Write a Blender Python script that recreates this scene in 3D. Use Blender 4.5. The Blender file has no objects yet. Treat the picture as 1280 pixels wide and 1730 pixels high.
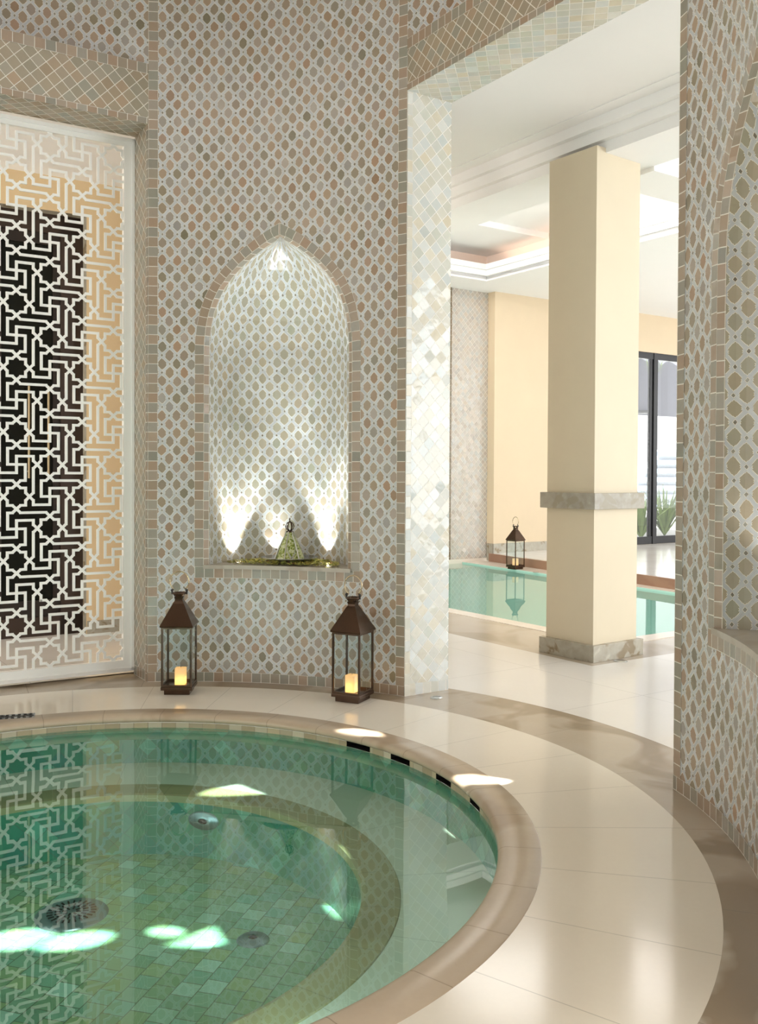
import bpy, bmesh, math, random
from mathutils import Vector, Matrix
random.seed(7)
S = bpy.context.scene
COL = S.collection
PI = math.pi
def R(d): return math.radians(d)

# ------------------------------------------------------------------ camera, world, sun, exposure
F_PX, CY_PX, PITCH, ROLL, EYE = 1583.2, 822.96, -0.0142, -0.005, 1.2
cd = bpy.data.cameras.new('camera'); cam = bpy.data.objects.new('camera', cd); COL.objects.link(cam)
cd.sensor_fit = 'VERTICAL'; cd.sensor_height = 36; cd.lens = F_PX/1730*36
cd.shift_y = (CY_PX-865)/1730; cd.clip_start = .05; cd.clip_end = 300
_F = Vector((0, math.cos(PITCH), math.sin(PITCH))); _X = Vector((1, 0, 0)); _U = _X.cross(_F)
_R2 = math.cos(ROLL)*_X - math.sin(ROLL)*_U; _U2 = math.sin(ROLL)*_X + math.cos(ROLL)*_U
cam.matrix_world = Matrix(((_R2.x, _U2.x, -_F.x, 0), (_R2.y, _U2.y, -_F.y, 0), (_R2.z, _U2.z, -_F.z, EYE), (0, 0, 0, 1)))
S.camera = cam
S.view_settings.view_transform = 'Standard'; S.view_settings.look = 'None'
S.view_settings.gamma = 1; S.view_settings.exposure = 0.62
try: S.view_settings.use_curve_mapping = False
except Exception: pass

w = bpy.data.worlds.new('sky'); S.world = w; w.use_nodes = True
bg = w.node_tree.nodes['Background']; bg.inputs['Color'].default_value = (1, .975, .94, 1); bg.inputs['Strength'].default_value = 1.15

SUN_DIR = Vector((-.08, .30, -1)).normalized()
sl = bpy.data.lights.new('sun', 'SUN'); sl.energy = 24; sl.angle = R(.6); sl.color = (1, .97, .9)
so = bpy.data.objects.new('sun', sl); COL.objects.link(so); so.rotation_euler = SUN_DIR.to_track_quat('-Z', 'Y').to_euler()

def area(name, loc, target, sx, sy, power, color=(1, 1, 1), spread=180):
    l = bpy.data.lights.new(name, 'AREA'); l.shape = 'RECTANGLE'; l.size = sx; l.size_y = sy; l.energy = power; l.color = color; l.spread = R(spread)
    o = bpy.data.objects.new(name, l); COL.objects.link(o); o.location = loc
    o.rotation_euler = (Vector(target)-Vector(loc)).to_track_quat('-Z', 'Y').to_euler(); return o

# room and hall frames
CX, CY, RAD = -1.038, 3.1705, 2.208
E1 = Vector((-.562, .827, 0)); E2 = Vector((.827, .562, 0))
def G(a, b, z=0.): return E1*a + E2*b + Vector((0, 0, z))
def cyl(ang, r, z): return Vector((CX+r*math.cos(R(ang)), CY+r*math.sin(R(ang)), z))

area('hall_daylight', G(4.0, 15.5, 2.2), G(6.0, 6, 1.2), 7, 3.4, 100, (.95, .98, 1))
area('hall_daylight_side', G(-3.5, 9.5, 1.9), G(4.2, 2.5, 1.4), 5, 3.0, 225, (.93, .97, 1))
area('hall_left_fill', G(9.3, .8, 2.4), G(5.0, 5.0, 1.8), 4, 2.4, 120, (.97, .98, 1))  # unseen area light added to brighten the column's left face
area('hall_ceiling_fill', G(6.9, 6.9, 4.0), G(6.9, 6.9, 0), 2.4, 1.4, 40, (1, .97, .93))  # soft light added in the tray to brighten the hall, no fitting there
for _a in (-60, -100, -140):
    area('underwater_fill', cyl(_a, 1.40, -.13), cyl(_a+180, .6, -.30),   .30, .06, 5.5, (.80, 1, .97))  # unseen lights added under the near rim to lift the pool interior
area('spa_ceiling_fill', (CX, CY, 4.1), (CX, CY, 0), 2.2, 2.2, 8, (1, .98, .95))  # soft top light added for the spa room, no fitting there
area('corridor_fill', (-5.1, 4.6, 1.9), (-1.5, 6.6, 1.9), 1.1, 2.8, 60, (1, .95, .88))  # area light added at the corridor's end to light it evenly

# ------------------------------------------------------------------ node helpers
class NB:
    def __init__(s, name):
        s.mat = bpy.data.materials.new(name); s.mat.use_nodes = True; s.nt = s.mat.node_tree; s.nt.nodes.clear()
        s.out = s.nt.nodes.new('ShaderNodeOutputMaterial')
    def n(s, t, **k):
        nd = s.nt.nodes.new(t)
        for a, b in k.items(): setattr(nd, a, b)
        return nd
    def set(s, sock, v):
        if hasattr(v, 'is_linked') or isinstance(v, bpy.types.NodeSocket): s.nt.links.new(v, sock)
        elif isinstance(v, (tuple, list)) and len(v) == 3 and sock.type == 'RGBA': sock.default_value = (*v, 1)
        else: sock.default_value = v
    def m(s, op, a, b=None, c=None, clamp=False):
        nd = s.n('ShaderNodeMath', operation=op); nd.use_clamp = clamp
        for i, v in enumerate((a, b, c)):
            if v is not None: s.set(nd.inputs[i], v)
        return nd.outputs[0]
    def mix(s, f, a, b, mode='MIX'):
        nd = s.n('ShaderNodeMix', data_type='RGBA', blend_type=mode)
        s.set(nd.inputs[0], f); s.set(nd.inputs[6], a); s.set(nd.inputs[7], b); return nd.outputs[2]
    def fmix(s, f, a, b):
        nd = s.n('ShaderNodeMix', data_type='FLOAT'); s.set(nd.inputs[0], f); s.set(nd.inputs[2], a); s.set(nd.inputs[3], b); return nd.outputs[0]
    def ramp(s, f, stops, interp='LINEAR'):
        nd = s.n('ShaderNodeValToRGB'); cr = nd.color_ramp; cr.interpolation = interp
        while len(cr.elements) < len(stops): cr.elements.new(.5)
        for e, (p, c) in zip(cr.elements, stops): e.position = p; e.color = (*c, 1)
        s.set(nd.inputs[0], f); return nd.outputs[0]
    def noise(s, vec, scale, detail=2, rough=.5, dist=0):
        nd = s.n('ShaderNodeTexNoise'); s.nt.links.new(vec, nd.inputs['Vector'])
        nd.inputs['Scale'].default_value = scale; nd.inputs['Detail'].default_value = detail; nd.inputs['Roughness'].default_value = rough; nd.inputs['Distortion'].default_value = dist
        return nd.outputs[0]
    def comb(s, x, y, z=0.):
        nd = s.n('ShaderNodeCombineXYZ')
        for i, v in enumerate((x, y, z)): s.set(nd.inputs[i], v)
        return nd.outputs[0]
    def white(s, x, y, z=0.):
        nd = s.n('ShaderNodeTexWhiteNoise', noise_dimensions='3D'); s.nt.links.new(s.comb(x, y, z), nd.inputs['Vector'])
        sp = s.n('ShaderNodeSeparateColor'); s.nt.links.new(nd.outputs['Color'], sp.inputs[0]); return sp.outputs[0], sp.outputs[1], sp.outputs[2]
    def sep(s, v):
        nd = s.n('ShaderNodeSeparateXYZ'); s.nt.links.new(v, nd.inputs[0]); return nd.outputs[0], nd.outputs[1], nd.outputs[2]
    def uv(s):
        return s.n('ShaderNodeTexCoord').outputs['UV']
    def obj(s):
        return s.n('ShaderNodeTexCoord').outputs['Object']
    def bump(s, h, dist=1.0, strength=1.0):
        nd = s.n('ShaderNodeBump'); nd.inputs['Strength'].default_value = strength; nd.inputs['Distance'].default_value = dist
        s.set(nd.inputs['Height'], h); return nd.outputs[0]
    def bsdf(s, color, rough=.5, metal=0., spec=.5, normal=None, coat=0.):
        p = s.n('ShaderNodeBsdfPrincipled'); s.set(p.inputs['Base Color'], color); s.set(p.inputs['Roughness'], rough)
        p.inputs['Metallic'].default_value = metal; p.inputs['Specular IOR Level'].default_value = spec; p.inputs['Coat Weight'].default_value = coat
        if normal is not None: s.nt.links.new(normal, p.inputs['Normal'])
        s.nt.links.new(p.outputs[0], s.out.inputs[0]); return p

def plain(name, c, rough=.6, metal=0., spec=.5, var=.06, scale=3):
    b = NB(name); f = b.noise(b.obj(), scale, 4, .6)
    col = b.mix(f, tuple(max(0, x*(1-var)) for x in c), tuple(min(1, x*(1+var)) for x in c))
    b.bsdf(col, rough, metal, spec); return b.mat

WARM = [(0, (.29, .18, .105)), (.15, (.40, .29, .19)), (.30, (.30, .24, .18)), (.42, (.24, .21, .135)), (.56, (.42, .30, .20)), (.68, (.31, .30, .28)), (.80, (.38, .22, .12)), (.9, (.40, .37, .33)), (1, (.17, .15, .085))]
PALE = [(0, (.52, .55, .50)), (.2, (.60, .57, .48)), (.4, (.56, .60, .60)), (.6, (.62, .56, .43)), (.8, (.50, .55, .55)), (1, (.68, .69, .66))]
TAN = [(0, (.33, .255, .17)), (.2, (.40, .33, .235)), (.4, (.31, .285, .215)), (.6, (.42, .31, .21)), (.8, (.30, .305, .25)), (1, (.39, .35, .275))]
MIXB = [(0, (.32, .25, .18)), (.2, (.40, .31, .23)), (.4, (.28, .29, .24)), (.6, (.37, .26, .18)), (.8, (.35, .33, .28)), (1, (.24, .24, .20))]
GREEN = [(0, (.14, .33, .21)), (.2, (.23, .42, .27)), (.4, (.16, .42, .32)), (.6, (.29, .42, .19)), (.8, (.17, .34, .18)), (1, (.36, .62, .50))]

def lattice_mat(name, ph, pv, palette, strip=(.59, .61, .63), grout=(.95, .91, .80), rough=.22, tilt=.05):
    b = NB(name); uvv = b.uv()
    x, y, _ = b.sep(uvv)
    wob = b.noise(uvv, 9, 2); wob2 = b.noise(b.comb(y, x), 11, 2)
    x = b.m('ADD', x, b.m('MULTIPLY', b.m('SUBTRACT', wob, .5), .018)); y = b.m('ADD', y, b.m('MULTIPLY', b.m('SUBTRACT', wob2, .5), .018))
    p = b.m('DIVIDE', x, ph); q = b.m('DIVIDE', y, pv)
    u = b.m('ADD', p, q); v = b.m('SUBTRACT', p, q)
    fu = b.m('FRACT', u); fv = b.m('FRACT', v); iu = b.m('FLOOR', u); iv = b.m('FLOOR', v)
    du = b.m('SUBTRACT', .5, b.m('ABSOLUTE', b.m('SUBTRACT', fu, .5)))
    dv = b.m('SUBTRACT', .5, b.m('ABSOLUTE', b.m('SUBTRACT', fv, .5)))
    mn = b.m('MINIMUM', du, dv); mx = b.m('MAXIMUM', du, dv)
    # stepped outline of the big tile
    vert = b.m('LESS_THAN', b.m('MULTIPLY', b.m('SUBTRACT', fu, .5), b.m('SUBTRACT', fv, .5)), 0.)
    f = b.fmix(b.m('GREATER_THAN', mx, .30), b.m('SUBTRACT', mn, b.fmix(vert, .208, .150)), b.m('SUBTRACT', mn, .120))
    tile = b.m('GREATER_THAN', f, .012)
    g1 = b.m('LESS_THAN', b.m('ABSOLUTE', f), .012)
    knot = b.m('LESS_THAN', mx, .088)
    g2 = b.m('MULTIPLY', b.m('LESS_THAN', b.m('ABSOLUTE', b.m('SUBTRACT', mx, .098)), .010), 1.0)
    g3 = b.m('MULTIPLY', b.m('LESS_THAN', b.m('ABSOLUTE', b.m('SUBTRACT', mn, .112)), .0), 1.0)
    gr = b.m('MAXIMUM', g1, g2)
    r1, r2, r3 = b.white(iu, iv, 1.)
    # id for knots and strips
    ru = b.m('ROUND', u); rv = b.m('ROUND', v)
    k1, k2, k3 = b.white(ru, rv, 5.)
    alongu = b.m('GREATER_THAN', du, dv)
    s1, s2, s3 = b.white(b.fmix(alongu, ru, iu), b.fmix(alongu, iv, rv), b.m('ADD', 9., alongu))
    fine = b.noise(b.obj(), 60, 3, .6); mid = b.noise(b.obj(), 14, 2)
    ctile = b.ramp(r1, palette)
    ctile = b.mix(b.m('MULTIPLY', r2, .30), ctile, (.40, .32, .25))
    ctile = b.mix(b.m('MULTIPLY', fine, .22), ctile, (.42, .37, .32))
    cknot = b.mix(k1, (.20, .17, .13), (.36, .35, .30))
    cstrip = b.mix(s1, strip, tuple(c*.86 for c in strip)); cstrip = b.mix(b.m('MULTIPLY', s2, .18), cstrip, (.62, .60, .50))
    c = b.mix(tile, cstrip, ctile); c = b.mix(knot, c, cknot); c = b.mix(gr, c, grout)
    # tilt of every tile gives the hand-cut glints
    t1 = b.m('MULTIPLY', b.m('SUBTRACT', b.fmix(tile, s1, r1), .5), b.m('MULTIPLY', fu, tilt*ph))
    t2 = b.m('MULTIPLY', b.m('SUBTRACT', b.fmix(tile, s2, r3), .5), b.m('MULTIPLY', fv, tilt*ph*1.5))
    h = b.m('ADD', b.m('ADD', t1, t2), b.m('MULTIPLY', mid, .002)); h = b.m('SUBTRACT', h, b.m('MULTIPLY', gr, .0008))
    b.bsdf(c, b.m('ADD', rough, b.m('MULTIPLY', b.m('ADD', gr, b.m('MULTIPLY', b.fmix(tile, s3, r2), .22)), .3)), 0, .5, b.bump(h))
    return b.mat

def square_mat(name, p, palette, diag=False, grout=(.78, .74, .66), rough=.22, tilt=.05, g=.035, offx=0., offy=0., py=None, stagger=False):
    b = NB(name); uvv = b.uv(); x, y, _ = b.sep(uvv)
    wob = b.noise(uvv, 8, 2)
    x = b.m('ADD', x, b.m('MULTIPLY', b.m('SUBTRACT', wob, .5), .10*p)); y = b.m('ADD', y, b.m('MULTIPLY', b.m('SUBTRACT', wob, .5), .10*p))
    if diag:
        u = b.m('DIVIDE', b.m('ADD', x, y), p*1.4142); v = b.m('DIVIDE', b.m('SUBTRACT', x, y), p*1.4142)
    else:
        v = b.m('DIVIDE', b.m('ADD', y, offy), py or p); u = b.m('DIVIDE', b.m('ADD', x, offx), p)
        if stagger: u = b.m('ADD', u, b.m('MULTIPLY', b.m('FLOOR', v), .5))
    fu = b.m('FRACT', u); fv = b.m('FRACT', v); iu = b.m('FLOOR', u); iv = b.m('FLOOR', v)
    du = b.m('SUBTRACT', .5, b.m('ABSOLUTE', b.m('SUBTRACT', fu, .5))); dv = b.m('SUBTRACT', .5, b.m('ABSOLUTE', b.m('SUBTRACT', fv, .5)))
    gr = b.m('LESS_THAN', b.m('MINIMUM', du, dv), g)
    r1, r2, r3 = b.white(iu, iv, 3.)
    fine = b.noise(b.obj(), 70, 3, .6); mid = b.noise(b.obj(), 18, 2)
    c = b.ramp(r1, palette); c = b.mix(b.m('MULTIPLY', fine, .25), c, palette[3][1]); c = b.mix(gr, c, grout)
    t = b.m('ADD', b.m('MULTIPLY', b.m('SUBTRACT', r2, .5), b.m('MULTIPLY', fu, tilt*p)), b.m('MULTIPLY', b.m('SUBTRACT', r3, .5), b.m('MULTIPLY', fv, tilt*p)))
    h = b.m('SUBTRACT', b.m('ADD', t, b.m('MULTIPLY', mid, .0025)), b.m('MULTIPLY', gr, .0008))
    b.bsdf(c, b.m('ADD', rough, b.m('MULTIPLY', gr, .4)), 0, .5, b.bump(h)); return b.mat

def stone(name, c1, c2, c3, scale=2.5, rough=.12, spec=.5, patch=.5, joints=None):
    """joints: None, ('polar', n, offset degrees) or ('grid', pitch)"""
    b = NB(name); o = b.n('ShaderNodeNewGeometry').outputs['Position']
    a = b.noise(o, scale, 5, .55, .4); d = b.noise(o, scale*.55, 3, .5, .8); f = b.noise(o, 55, 3, .6)
    c = b.mix(a, c1, c2); pm = b.ramp(d, [(0, (0, 0, 0)), (patch, (0, 0, 0)), (patch+.07, (1, 1, 1)), (1, (1, 1, 1))])
    c = b.mix(b.m('MULTIPLY', b.sep(pm)[0], .75), c, c3); c = b.mix(b.m('MULTIPLY', f, .16), c, tuple(x*.8 for x in c1))
    h = b.m('MULTIPLY', a, .0006)
    if joints:
        x, y, z = b.sep(o)
        if joints[0] == 'polar':
            dx = b.m('SUBTRACT', x, CX); dy = b.m('SUBTRACT', y, CY); an = b.m('ARCTAN2', dy, dx); rr = b.m('SQRT', b.m('ADD', b.m('MULTIPLY', dx, dx), b.m('MULTIPLY', dy, dy)))
            t = b.m('FRACT', b.m('MULTIPLY', b.m('ADD', an, R(joints[2])+10), joints[1]/(2*PI)))
            dd = b.m('MULTIPLY', b.m('SUBTRACT', .5, b.m('ABSOLUTE', b.m('SUBTRACT', t, .5))), b.m('MULTIPLY', rr, 2*PI/joints[1]))
            j = b.m('LESS_THAN', dd, .0016)
        else:
            p = joints[1]
            ga = b.m('ADD', b.m('MULTIPLY', x, E1.x), b.m('MULTIPLY', y, E1.y)); gb = b.m('ADD', b.m('MULTIPLY', x, E2.x), b.m('MULTIPLY', y, E2.y))
            u = b.m('FRACT', b.m('DIVIDE', b.m('ADD', ga, 20.), p)); v = b.m('FRACT', b.m('DIVIDE', b.m('ADD', gb, 20.25), p))
            du = b.m('SUBTRACT', .5, b.m('ABSOLUTE', b.m('SUBTRACT', u, .5))); dv = b.m('SUBTRACT', .5, b.m('ABSOLUTE', b.m('SUBTRACT', v, .5)))
            j = b.m('LESS_THAN', b.m('MINIMUM', du, dv), .0022/p)
        c = b.mix(b.m('MULTIPLY', j, .6), c, tuple(x*.55 for x in c1)); h = b.m('SUBTRACT', h, b.m('MULTIPLY', j, .001))
    b.bsdf(c, b.m('ADD', rough, b.m('MULTIPLY', a, .08)), 0, spec, b.bump(h)); return b.mat

M = {}
M['lattice'] = lattice_mat('zellige_lattice', .0835, .0985, WARM)
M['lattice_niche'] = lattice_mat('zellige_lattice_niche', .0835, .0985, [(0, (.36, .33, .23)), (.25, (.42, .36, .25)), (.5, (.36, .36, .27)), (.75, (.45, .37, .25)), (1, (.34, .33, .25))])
M['border'] = square_mat('zellige_border', .0555, MIXB, offx=.01)
M['diag'] = square_mat('zellige_diagonal', .058, TAN, diag=True)
M['diag_pale'] = square_mat('zellige_jamb', .056, PALE, diag=True, tilt=.12, rough=.08, grout=(.86, .84, .78))
M['diag_far'] = square_mat('zellige_far_pier', .057, [(0, (.42, .36, .31)), (.25, (.50, .45, .40)), (.5, (.44, .44, .42)), (.75, (.52, .44, .36)), (1, (.40, .38, .36))], diag=True, tilt=.16, rough=.10)
M['pool_tile'] = square_mat('pool_tile', .078, GREEN, grout=(.15, .20, .13), tilt=.03, rough=.3, g=.022, stagger=True)
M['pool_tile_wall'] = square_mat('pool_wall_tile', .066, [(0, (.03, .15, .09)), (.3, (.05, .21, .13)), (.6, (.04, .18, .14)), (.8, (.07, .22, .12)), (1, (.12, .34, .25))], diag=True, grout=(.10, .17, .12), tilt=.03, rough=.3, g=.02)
M['waterline_tile'] = square_mat('waterline_tile', .068, [(0, (.44, .35, .22)), (.3, (.56, .46, .31)), (.6, (.38, .30, .19)), (.8, (.50, .43, .32)), (1, (.60, .53, .40))], grout=(.36, .29, .2), offy=.0625, py=.2)
M['cream'] = stone('cream_marble', (.77, .70, .58), (.84, .78, .68), (.80, .73, .62), 1.6, .10, .5, .56, ('polar', 30, 3))
M['coping'] = stone('coping_stone', (.46, .36, .26), (.58, .48, .36), (.40, .29, .19), 3.2, .22, .5, .55, ('polar', 33, 1))
M['border_stone'] = stone('border_stone', (.42, .34, .25), (.52, .45, .36), (.24, .17, .10), 3.4, .14, .5, .48, ('polar', 22, 0))
M['hall_cream'] = stone('hall_cream_marble', (.76, .73, .68), (.84, .81, .77), (.78, .74, .68), 1.4, .10, .5, .56, ('grid', .9))
M['hall_band'] = stone('hall_band_stone', (.44, .37, .29), (.54, .47, .38), (.35, .28, .20), 2.2, .14, .5, .5)
M['pool_edge'] = stone('pool_edge_stone', (.70, .62, .53), (.78, .71, .62), (.72, .64, .54), 2.2, .16)
M['riser'] = stone('riser_stone', (.30, .17, .11), (.36, .22, .14), (.26, .14, .09), 3, .25)
M['skirting'] = stone('veined_stone', (.28, .25, .18), (.52, .49, .42), (.20, .135, .06), 14, .22, .5, .54)
M['rail_stone'] = stone('veined_rail_stone', (.26, .23, .18), (.50, .48, .42), (.32, .29, .22), 15, .22, .5, .5)
M['sill'] = stone('sill_stone', (.42, .37, .30), (.52, .47, .40), (.36, .30, .23), 6, .22)
M['bench'] = stone('bench_stone', (.54, .56, .44), (.62, .65, .54), (.50, .51, .37), 2, .3, .4, .56, ('polar', 16, 4))
M['bench_rim'] = stone('bench_rim_stone', (.27, .25, .12), (.33, .30, .15), (.23, .20, .09), 4, .3, .4, .55, ('polar', 24, 2))
M['white'] = plain('white_plaster', (.84, .84, .83), .7, 0, .3, .02)
M['cove_lit'] = plain('cove_lit_plaster', (.84, .70, .60), .7, 0, .3, .02)  # pink tint paints the cove's orange light into the plaster
M['beige'] = plain('beige_stucco', (.68, .555, .39), .6, 0, .35, .05, 2.2)
M['gold_stucco'] = plain('gold_stucco', (.65, .57, .425), .5, 0, .4, .06, 2.2)
M['tan_wall'] = plain('tan_stucco', (.72, .55, .33), .7, 0, .3, .04, 2)
M['screen'] = plain('white_lacquer', (.92, .92, .89), .3, 0, .5, .02)
M['bronze'] = plain('bronze', (.085, .052, .034), .24, .85, .5, .35, 14)
M['bronze_dark'] = plain('dark_bronze', (.05, .045, .045), .35, .7, .5, .3, 14)
M['brass'] = plain('aged_brass', (.50, .40, .26), .25, 1.0, .5, .2, 14)
M['chrome'] = plain('steel', (.62, .64, .65), .22, 1.0, .5, .05, 14)
M['steel_wet'] = plain('wet_steel', (.26, .34, .35), .38, .9, .5, .1, 14)
M['dark'] = plain('dark_void', (.012, .010, .008), .6)
M['blackwood'] = plain('dark_wood', (.016, .009, .006), .35, 0, .5, .4, 5)
M['brownwood'] = plain('brown_wood', (.035, .018, .010), .4, 0, .5, .3, 5)
M['darkglass'] = plain('dark_glass', (.006, .007, .005), .15, 0, .25, .2, 3)
M['handle'] = plain('brass_handle', (.45, .36, .22), .3, .9)
M['blackframe'] = plain('black_aluminium', (.018, .018, .02), .35, .3)
M['awning'] = plain('lavender_canvas', (.17, .175, .23), .8)
M['pavilion'] = plain('pale_blue_louvre', (.20, .27, .36), .6)
M['outwhite'] = plain('white_render', (.86, .88, .90), .8)
M['leaf'] = plain('leaf_green', (.24, .34, .10), .6, 0, .3, .4, 4)
M['terrace'] = plain('terrace_paving', (.45, .45, .44), .6)
M['wax'] = None
b = NB('candle_wax'); tr = b.n('ShaderNodeBsdfTranslucent'); tr.inputs[0].default_value = (1, .80, .50, 1); df = b.n('ShaderNodeBsdfDiffuse'); df.inputs[0].default_value = (.92, .84, .70, 1)
mx = b.n('ShaderNodeMixShader'); mx.inputs[0].default_value = .55; b.nt.links.new(df.outputs[0], mx.inputs[1]); b.nt.links.new(tr.outputs[0], mx.inputs[2]); b.nt.links.new(mx.outputs[0], b.out.inputs[0]); M['wax'] = b.mat
def glass_mat(name, tint, ior, rough=0., wave=0.):
    b = NB(name); t = b.n('ShaderNodeBsdfTransparent'); t.inputs[0].default_value = (*tint, 1)
    g = b.n('ShaderNodeBsdfGlossy'); g.inputs['Roughness'].default_value = rough; fr = b.n('ShaderNodeFresnel'); gm = b.n('ShaderNodeNewGeometry'); ii = b.fmix(gm.outputs['Backfacing'], ior, 1/ior); b.nt.links.new(ii, fr.inputs[0])
    if wave:
        nz = b.noise(b.n('ShaderNodeNewGeometry').outputs['Position'], 2.2, 1, .4); nm = b.bump(nz, wave); b.nt.links.new(nm, g.inputs['Normal']); b.nt.links.new(nm, fr.inputs['Normal'])
    mx = b.n('ShaderNodeMixShader'); b.nt.links.new(fr.outputs[0], mx.inputs[0]); b.nt.links.new(t.outputs[0], mx.inputs[1]); b.nt.links.new(g.outputs[0], mx.inputs[2])
    b.nt.links.new(mx.outputs[0], b.out.inputs[0]); return b.mat
M['glass'] = glass_mat('lantern_glass', (.90, .95, .95), 1.45)
M['pane'] = glass_mat('window_glass', (.95, .97, .98), 1.45)
M['water'] = glass_mat('spa_water', (.77, .95, .92), 2.05, 0, .0016)
M['pool_water'] = glass_mat('hall_pool_water', (.90, .98, .96), 1.36, 0, .0006)
b = NB('lamp_glow'); e = b.n('ShaderNodeEmission'); e.inputs[0].default_value = (1, .96, .88, 1); e.inputs[1].default_value = 25; b.nt.links.new(e.outputs[0], b.out.inputs[0]); M['glow'] = b.mat

# ------------------------------------------------------------------ mesh helpers
def link(name, bm, mat, parent=None, smooth=False, recalc=False):
    if recalc: bmesh.ops.recalc_face_normals(bm, faces=bm.faces[:])
    me = bpy.data.meshes.new(name); bm.to_mesh(me); bm.free()
    if smooth:
        for p in me.polygons: p.use_smooth = True
    me.materials.append(M[mat] if isinstance(mat, str) else mat)
    o = bpy.data.objects.new(name, me); COL.objects.link(o)
    if parent is not None: o.parent = parent
    return o
def struct(name, bm, mat, smooth=False, parent=None):
    o = link(name, bm, mat, parent, smooth)
    if parent is None: o['kind'] = 'structure'
    return o
def thing(name, loc, rz, label, cat, group=None):
    o = bpy.data.objects.new(name, None); COL.objects.link(o); o.location = loc; o.rotation_euler = (0, 0, rz); o.empty_display_size = .05
    return tag(o, label, cat, group)
def tag(o, label, cat, group=None, kind=None):
    o['label'] = label; o['category'] = cat
    if group: o['group'] = group
    if kind: o['kind'] = kind
    return o
def quad(bm, pts, uvs=None):
    vs = [bm.verts.new(p) for p in pts]; f = bm.faces.new(vs)
    if uvs:
        lay = bm.loops.layers.uv.verify()
        for l, t in zip(f.loops, uvs): l[lay].uv = t
    return f
def box(bm, c, s, rot=None):
    """centre, size"""
    vs = []
    for dx in (-.5, .5):
        for dy in (-.5, .5):
            for dz in (-.5, .5):
                v = Vector((dx*s[0], dy*s[1], dz*s[2]))
                if rot: v = rot @ v
                vs.append(bm.verts.new(v+Vector(c)))
    for f in ((0, 1, 3, 2), (4, 6, 7, 5), (0, 4, 5, 1), (2, 3, 7, 6), (0, 2, 6, 4), (1, 5, 7, 3)): bm.faces.new([vs[i] for i in f])
def prism(bm, pts, z0, z1, uvscale=True):
    """vertical prism over a plan polygon of xy points, with metric UVs"""
    lay = bm.loops.layers.uv.verify(); n = len(pts)
    lo = [bm.verts.new((p[0], p[1], z0)) for p in pts]; hi = [bm.verts.new((p[0], p[1], z1)) for p in pts]
    for vs in (lo[::-1], hi):
        f = bm.faces.new(vs)
        for l in f.loops: 
            c = l.vert.co; l[lay].uv = (c.x*E1.x+c.y*E1.y, c.x*E2.x+c.y*E2.y)
    s = 0
    for i in range(n):
        j = (i+1) % n; d = math.hypot(pts[j][0]-pts[i][0], pts[j][1]-pts[i][1])
        f = bm.faces.new((lo[i], lo[j], hi[j], hi[i]))
        for l, t in zip(f.loops, ((s, z0), (s+d, z0), (s+d, z1), (s, z1))): l[lay].uv = t
        s += d
def gbox(bm, a0, a1, b0, b1, z0, z1):
    prism(bm, [G(a0, b0), G(a1, b0), G(a1, b1), G(a0, b1)], z0, z1)
def bevel(bm, w, seg=2):
    bmesh.ops.bevel(bm, geom=bm.edges[:], offset=w, segments=seg, affect='EDGES', profile=.6)
def lathe(bm, prof, seg=48, cx=0, cy=0, a0=0, a1=360, close=False, uvr=None):
    lay = bm.loops.layers.uv.verify(); full = abs(a1-a0-360) < 1e-6; rings = []
    n = seg if full else seg+1
    for i in range(n):
        a = R(a0+(a1-a0)*i/seg); rings.append([bm.verts.new((cx+r*math.cos(a), cy+r*math.sin(a), z)) for r, z in prof])
    dist = [0]
    for k in range(1, len(prof)): dist.append(dist[-1]+math.hypot(prof[k][0]-prof[k-1][0], prof[k][1]-prof[k-1][1]))
    for i in range(seg):
        A = rings[i]; B = rings[(i+1) % n]; aa = R(a0+(a1-a0)*i/seg); ab = R(a0+(a1-a0)*(i+1)/seg)
        for k in range(len(prof)-1):
            if prof[k][0] < 1e-6 and prof[k+1][0] < 1e-6: continue
            vs = [A[k], B[k], B[k+1], A[k+1]]; rr = uvr or max(prof[k][0], prof[k+1][0])
            us = [(aa*rr, dist[k]), (ab*rr, dist[k]), (ab*rr, dist[k+1]), (aa*rr, dist[k+1])]
            f = bm.faces.new(vs)
            for l, t in zip(f.loops, us): l[lay].uv = t
    bmesh.ops.remove_doubles(bm, verts=[v for v in bm.verts if math.hypot(v.co.x-cx, v.co.y-cy) < 1e-6], dist=1e-5)
def tube(bm, path, r, seg=8, closed=False):
    path = [Vector(p) for p in path]; n = len(path); rings = []
    for i, p in enumerate(path):
        if closed: t = (path[(i+1) % n]-path[i-1]).normalized()
        else: t = (path[min(i+1, n-1)]-path[max(i-1, 0)]).normalized()
        up = Vector((0, 0, 1)) if abs(t.z) < .95 else Vector((1, 0, 0)); u = t.cross(up).normalized(); v = t.cross(u)
        rings.append([bm.verts.new(p+u*r*math.cos(2*PI*k/seg)+v*r*math.sin(2*PI*k/seg)) for k in range(seg)])
    if closed:
        # keep rings aligned with a common frame
        pass
    for i in range(n if closed else n-1):
        A = rings[i]; B = rings[(i+1) % n]
        for k in range(seg): bm.faces.new((A[k], A[(k+1) % seg], B[(k+1) % seg], B[k]))
    if not closed: bm.faces.new(rings[0][::-1]); bm.faces.new(rings[-1])
def new(): return bmesh.new()

# ================================================================== FLOORS
bm = new(); lathe(bm, [(1.572, 0), (1.8, 0), (2.079, 0)], 180, CX, CY); struct('floor', bm, 'cream')
bm = new(); lathe(bm, [(2.079, 0), (2.3, 0), (2.512, 0)], 180, CX, CY); struct('floor.001', bm, 'border_stone')
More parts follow.
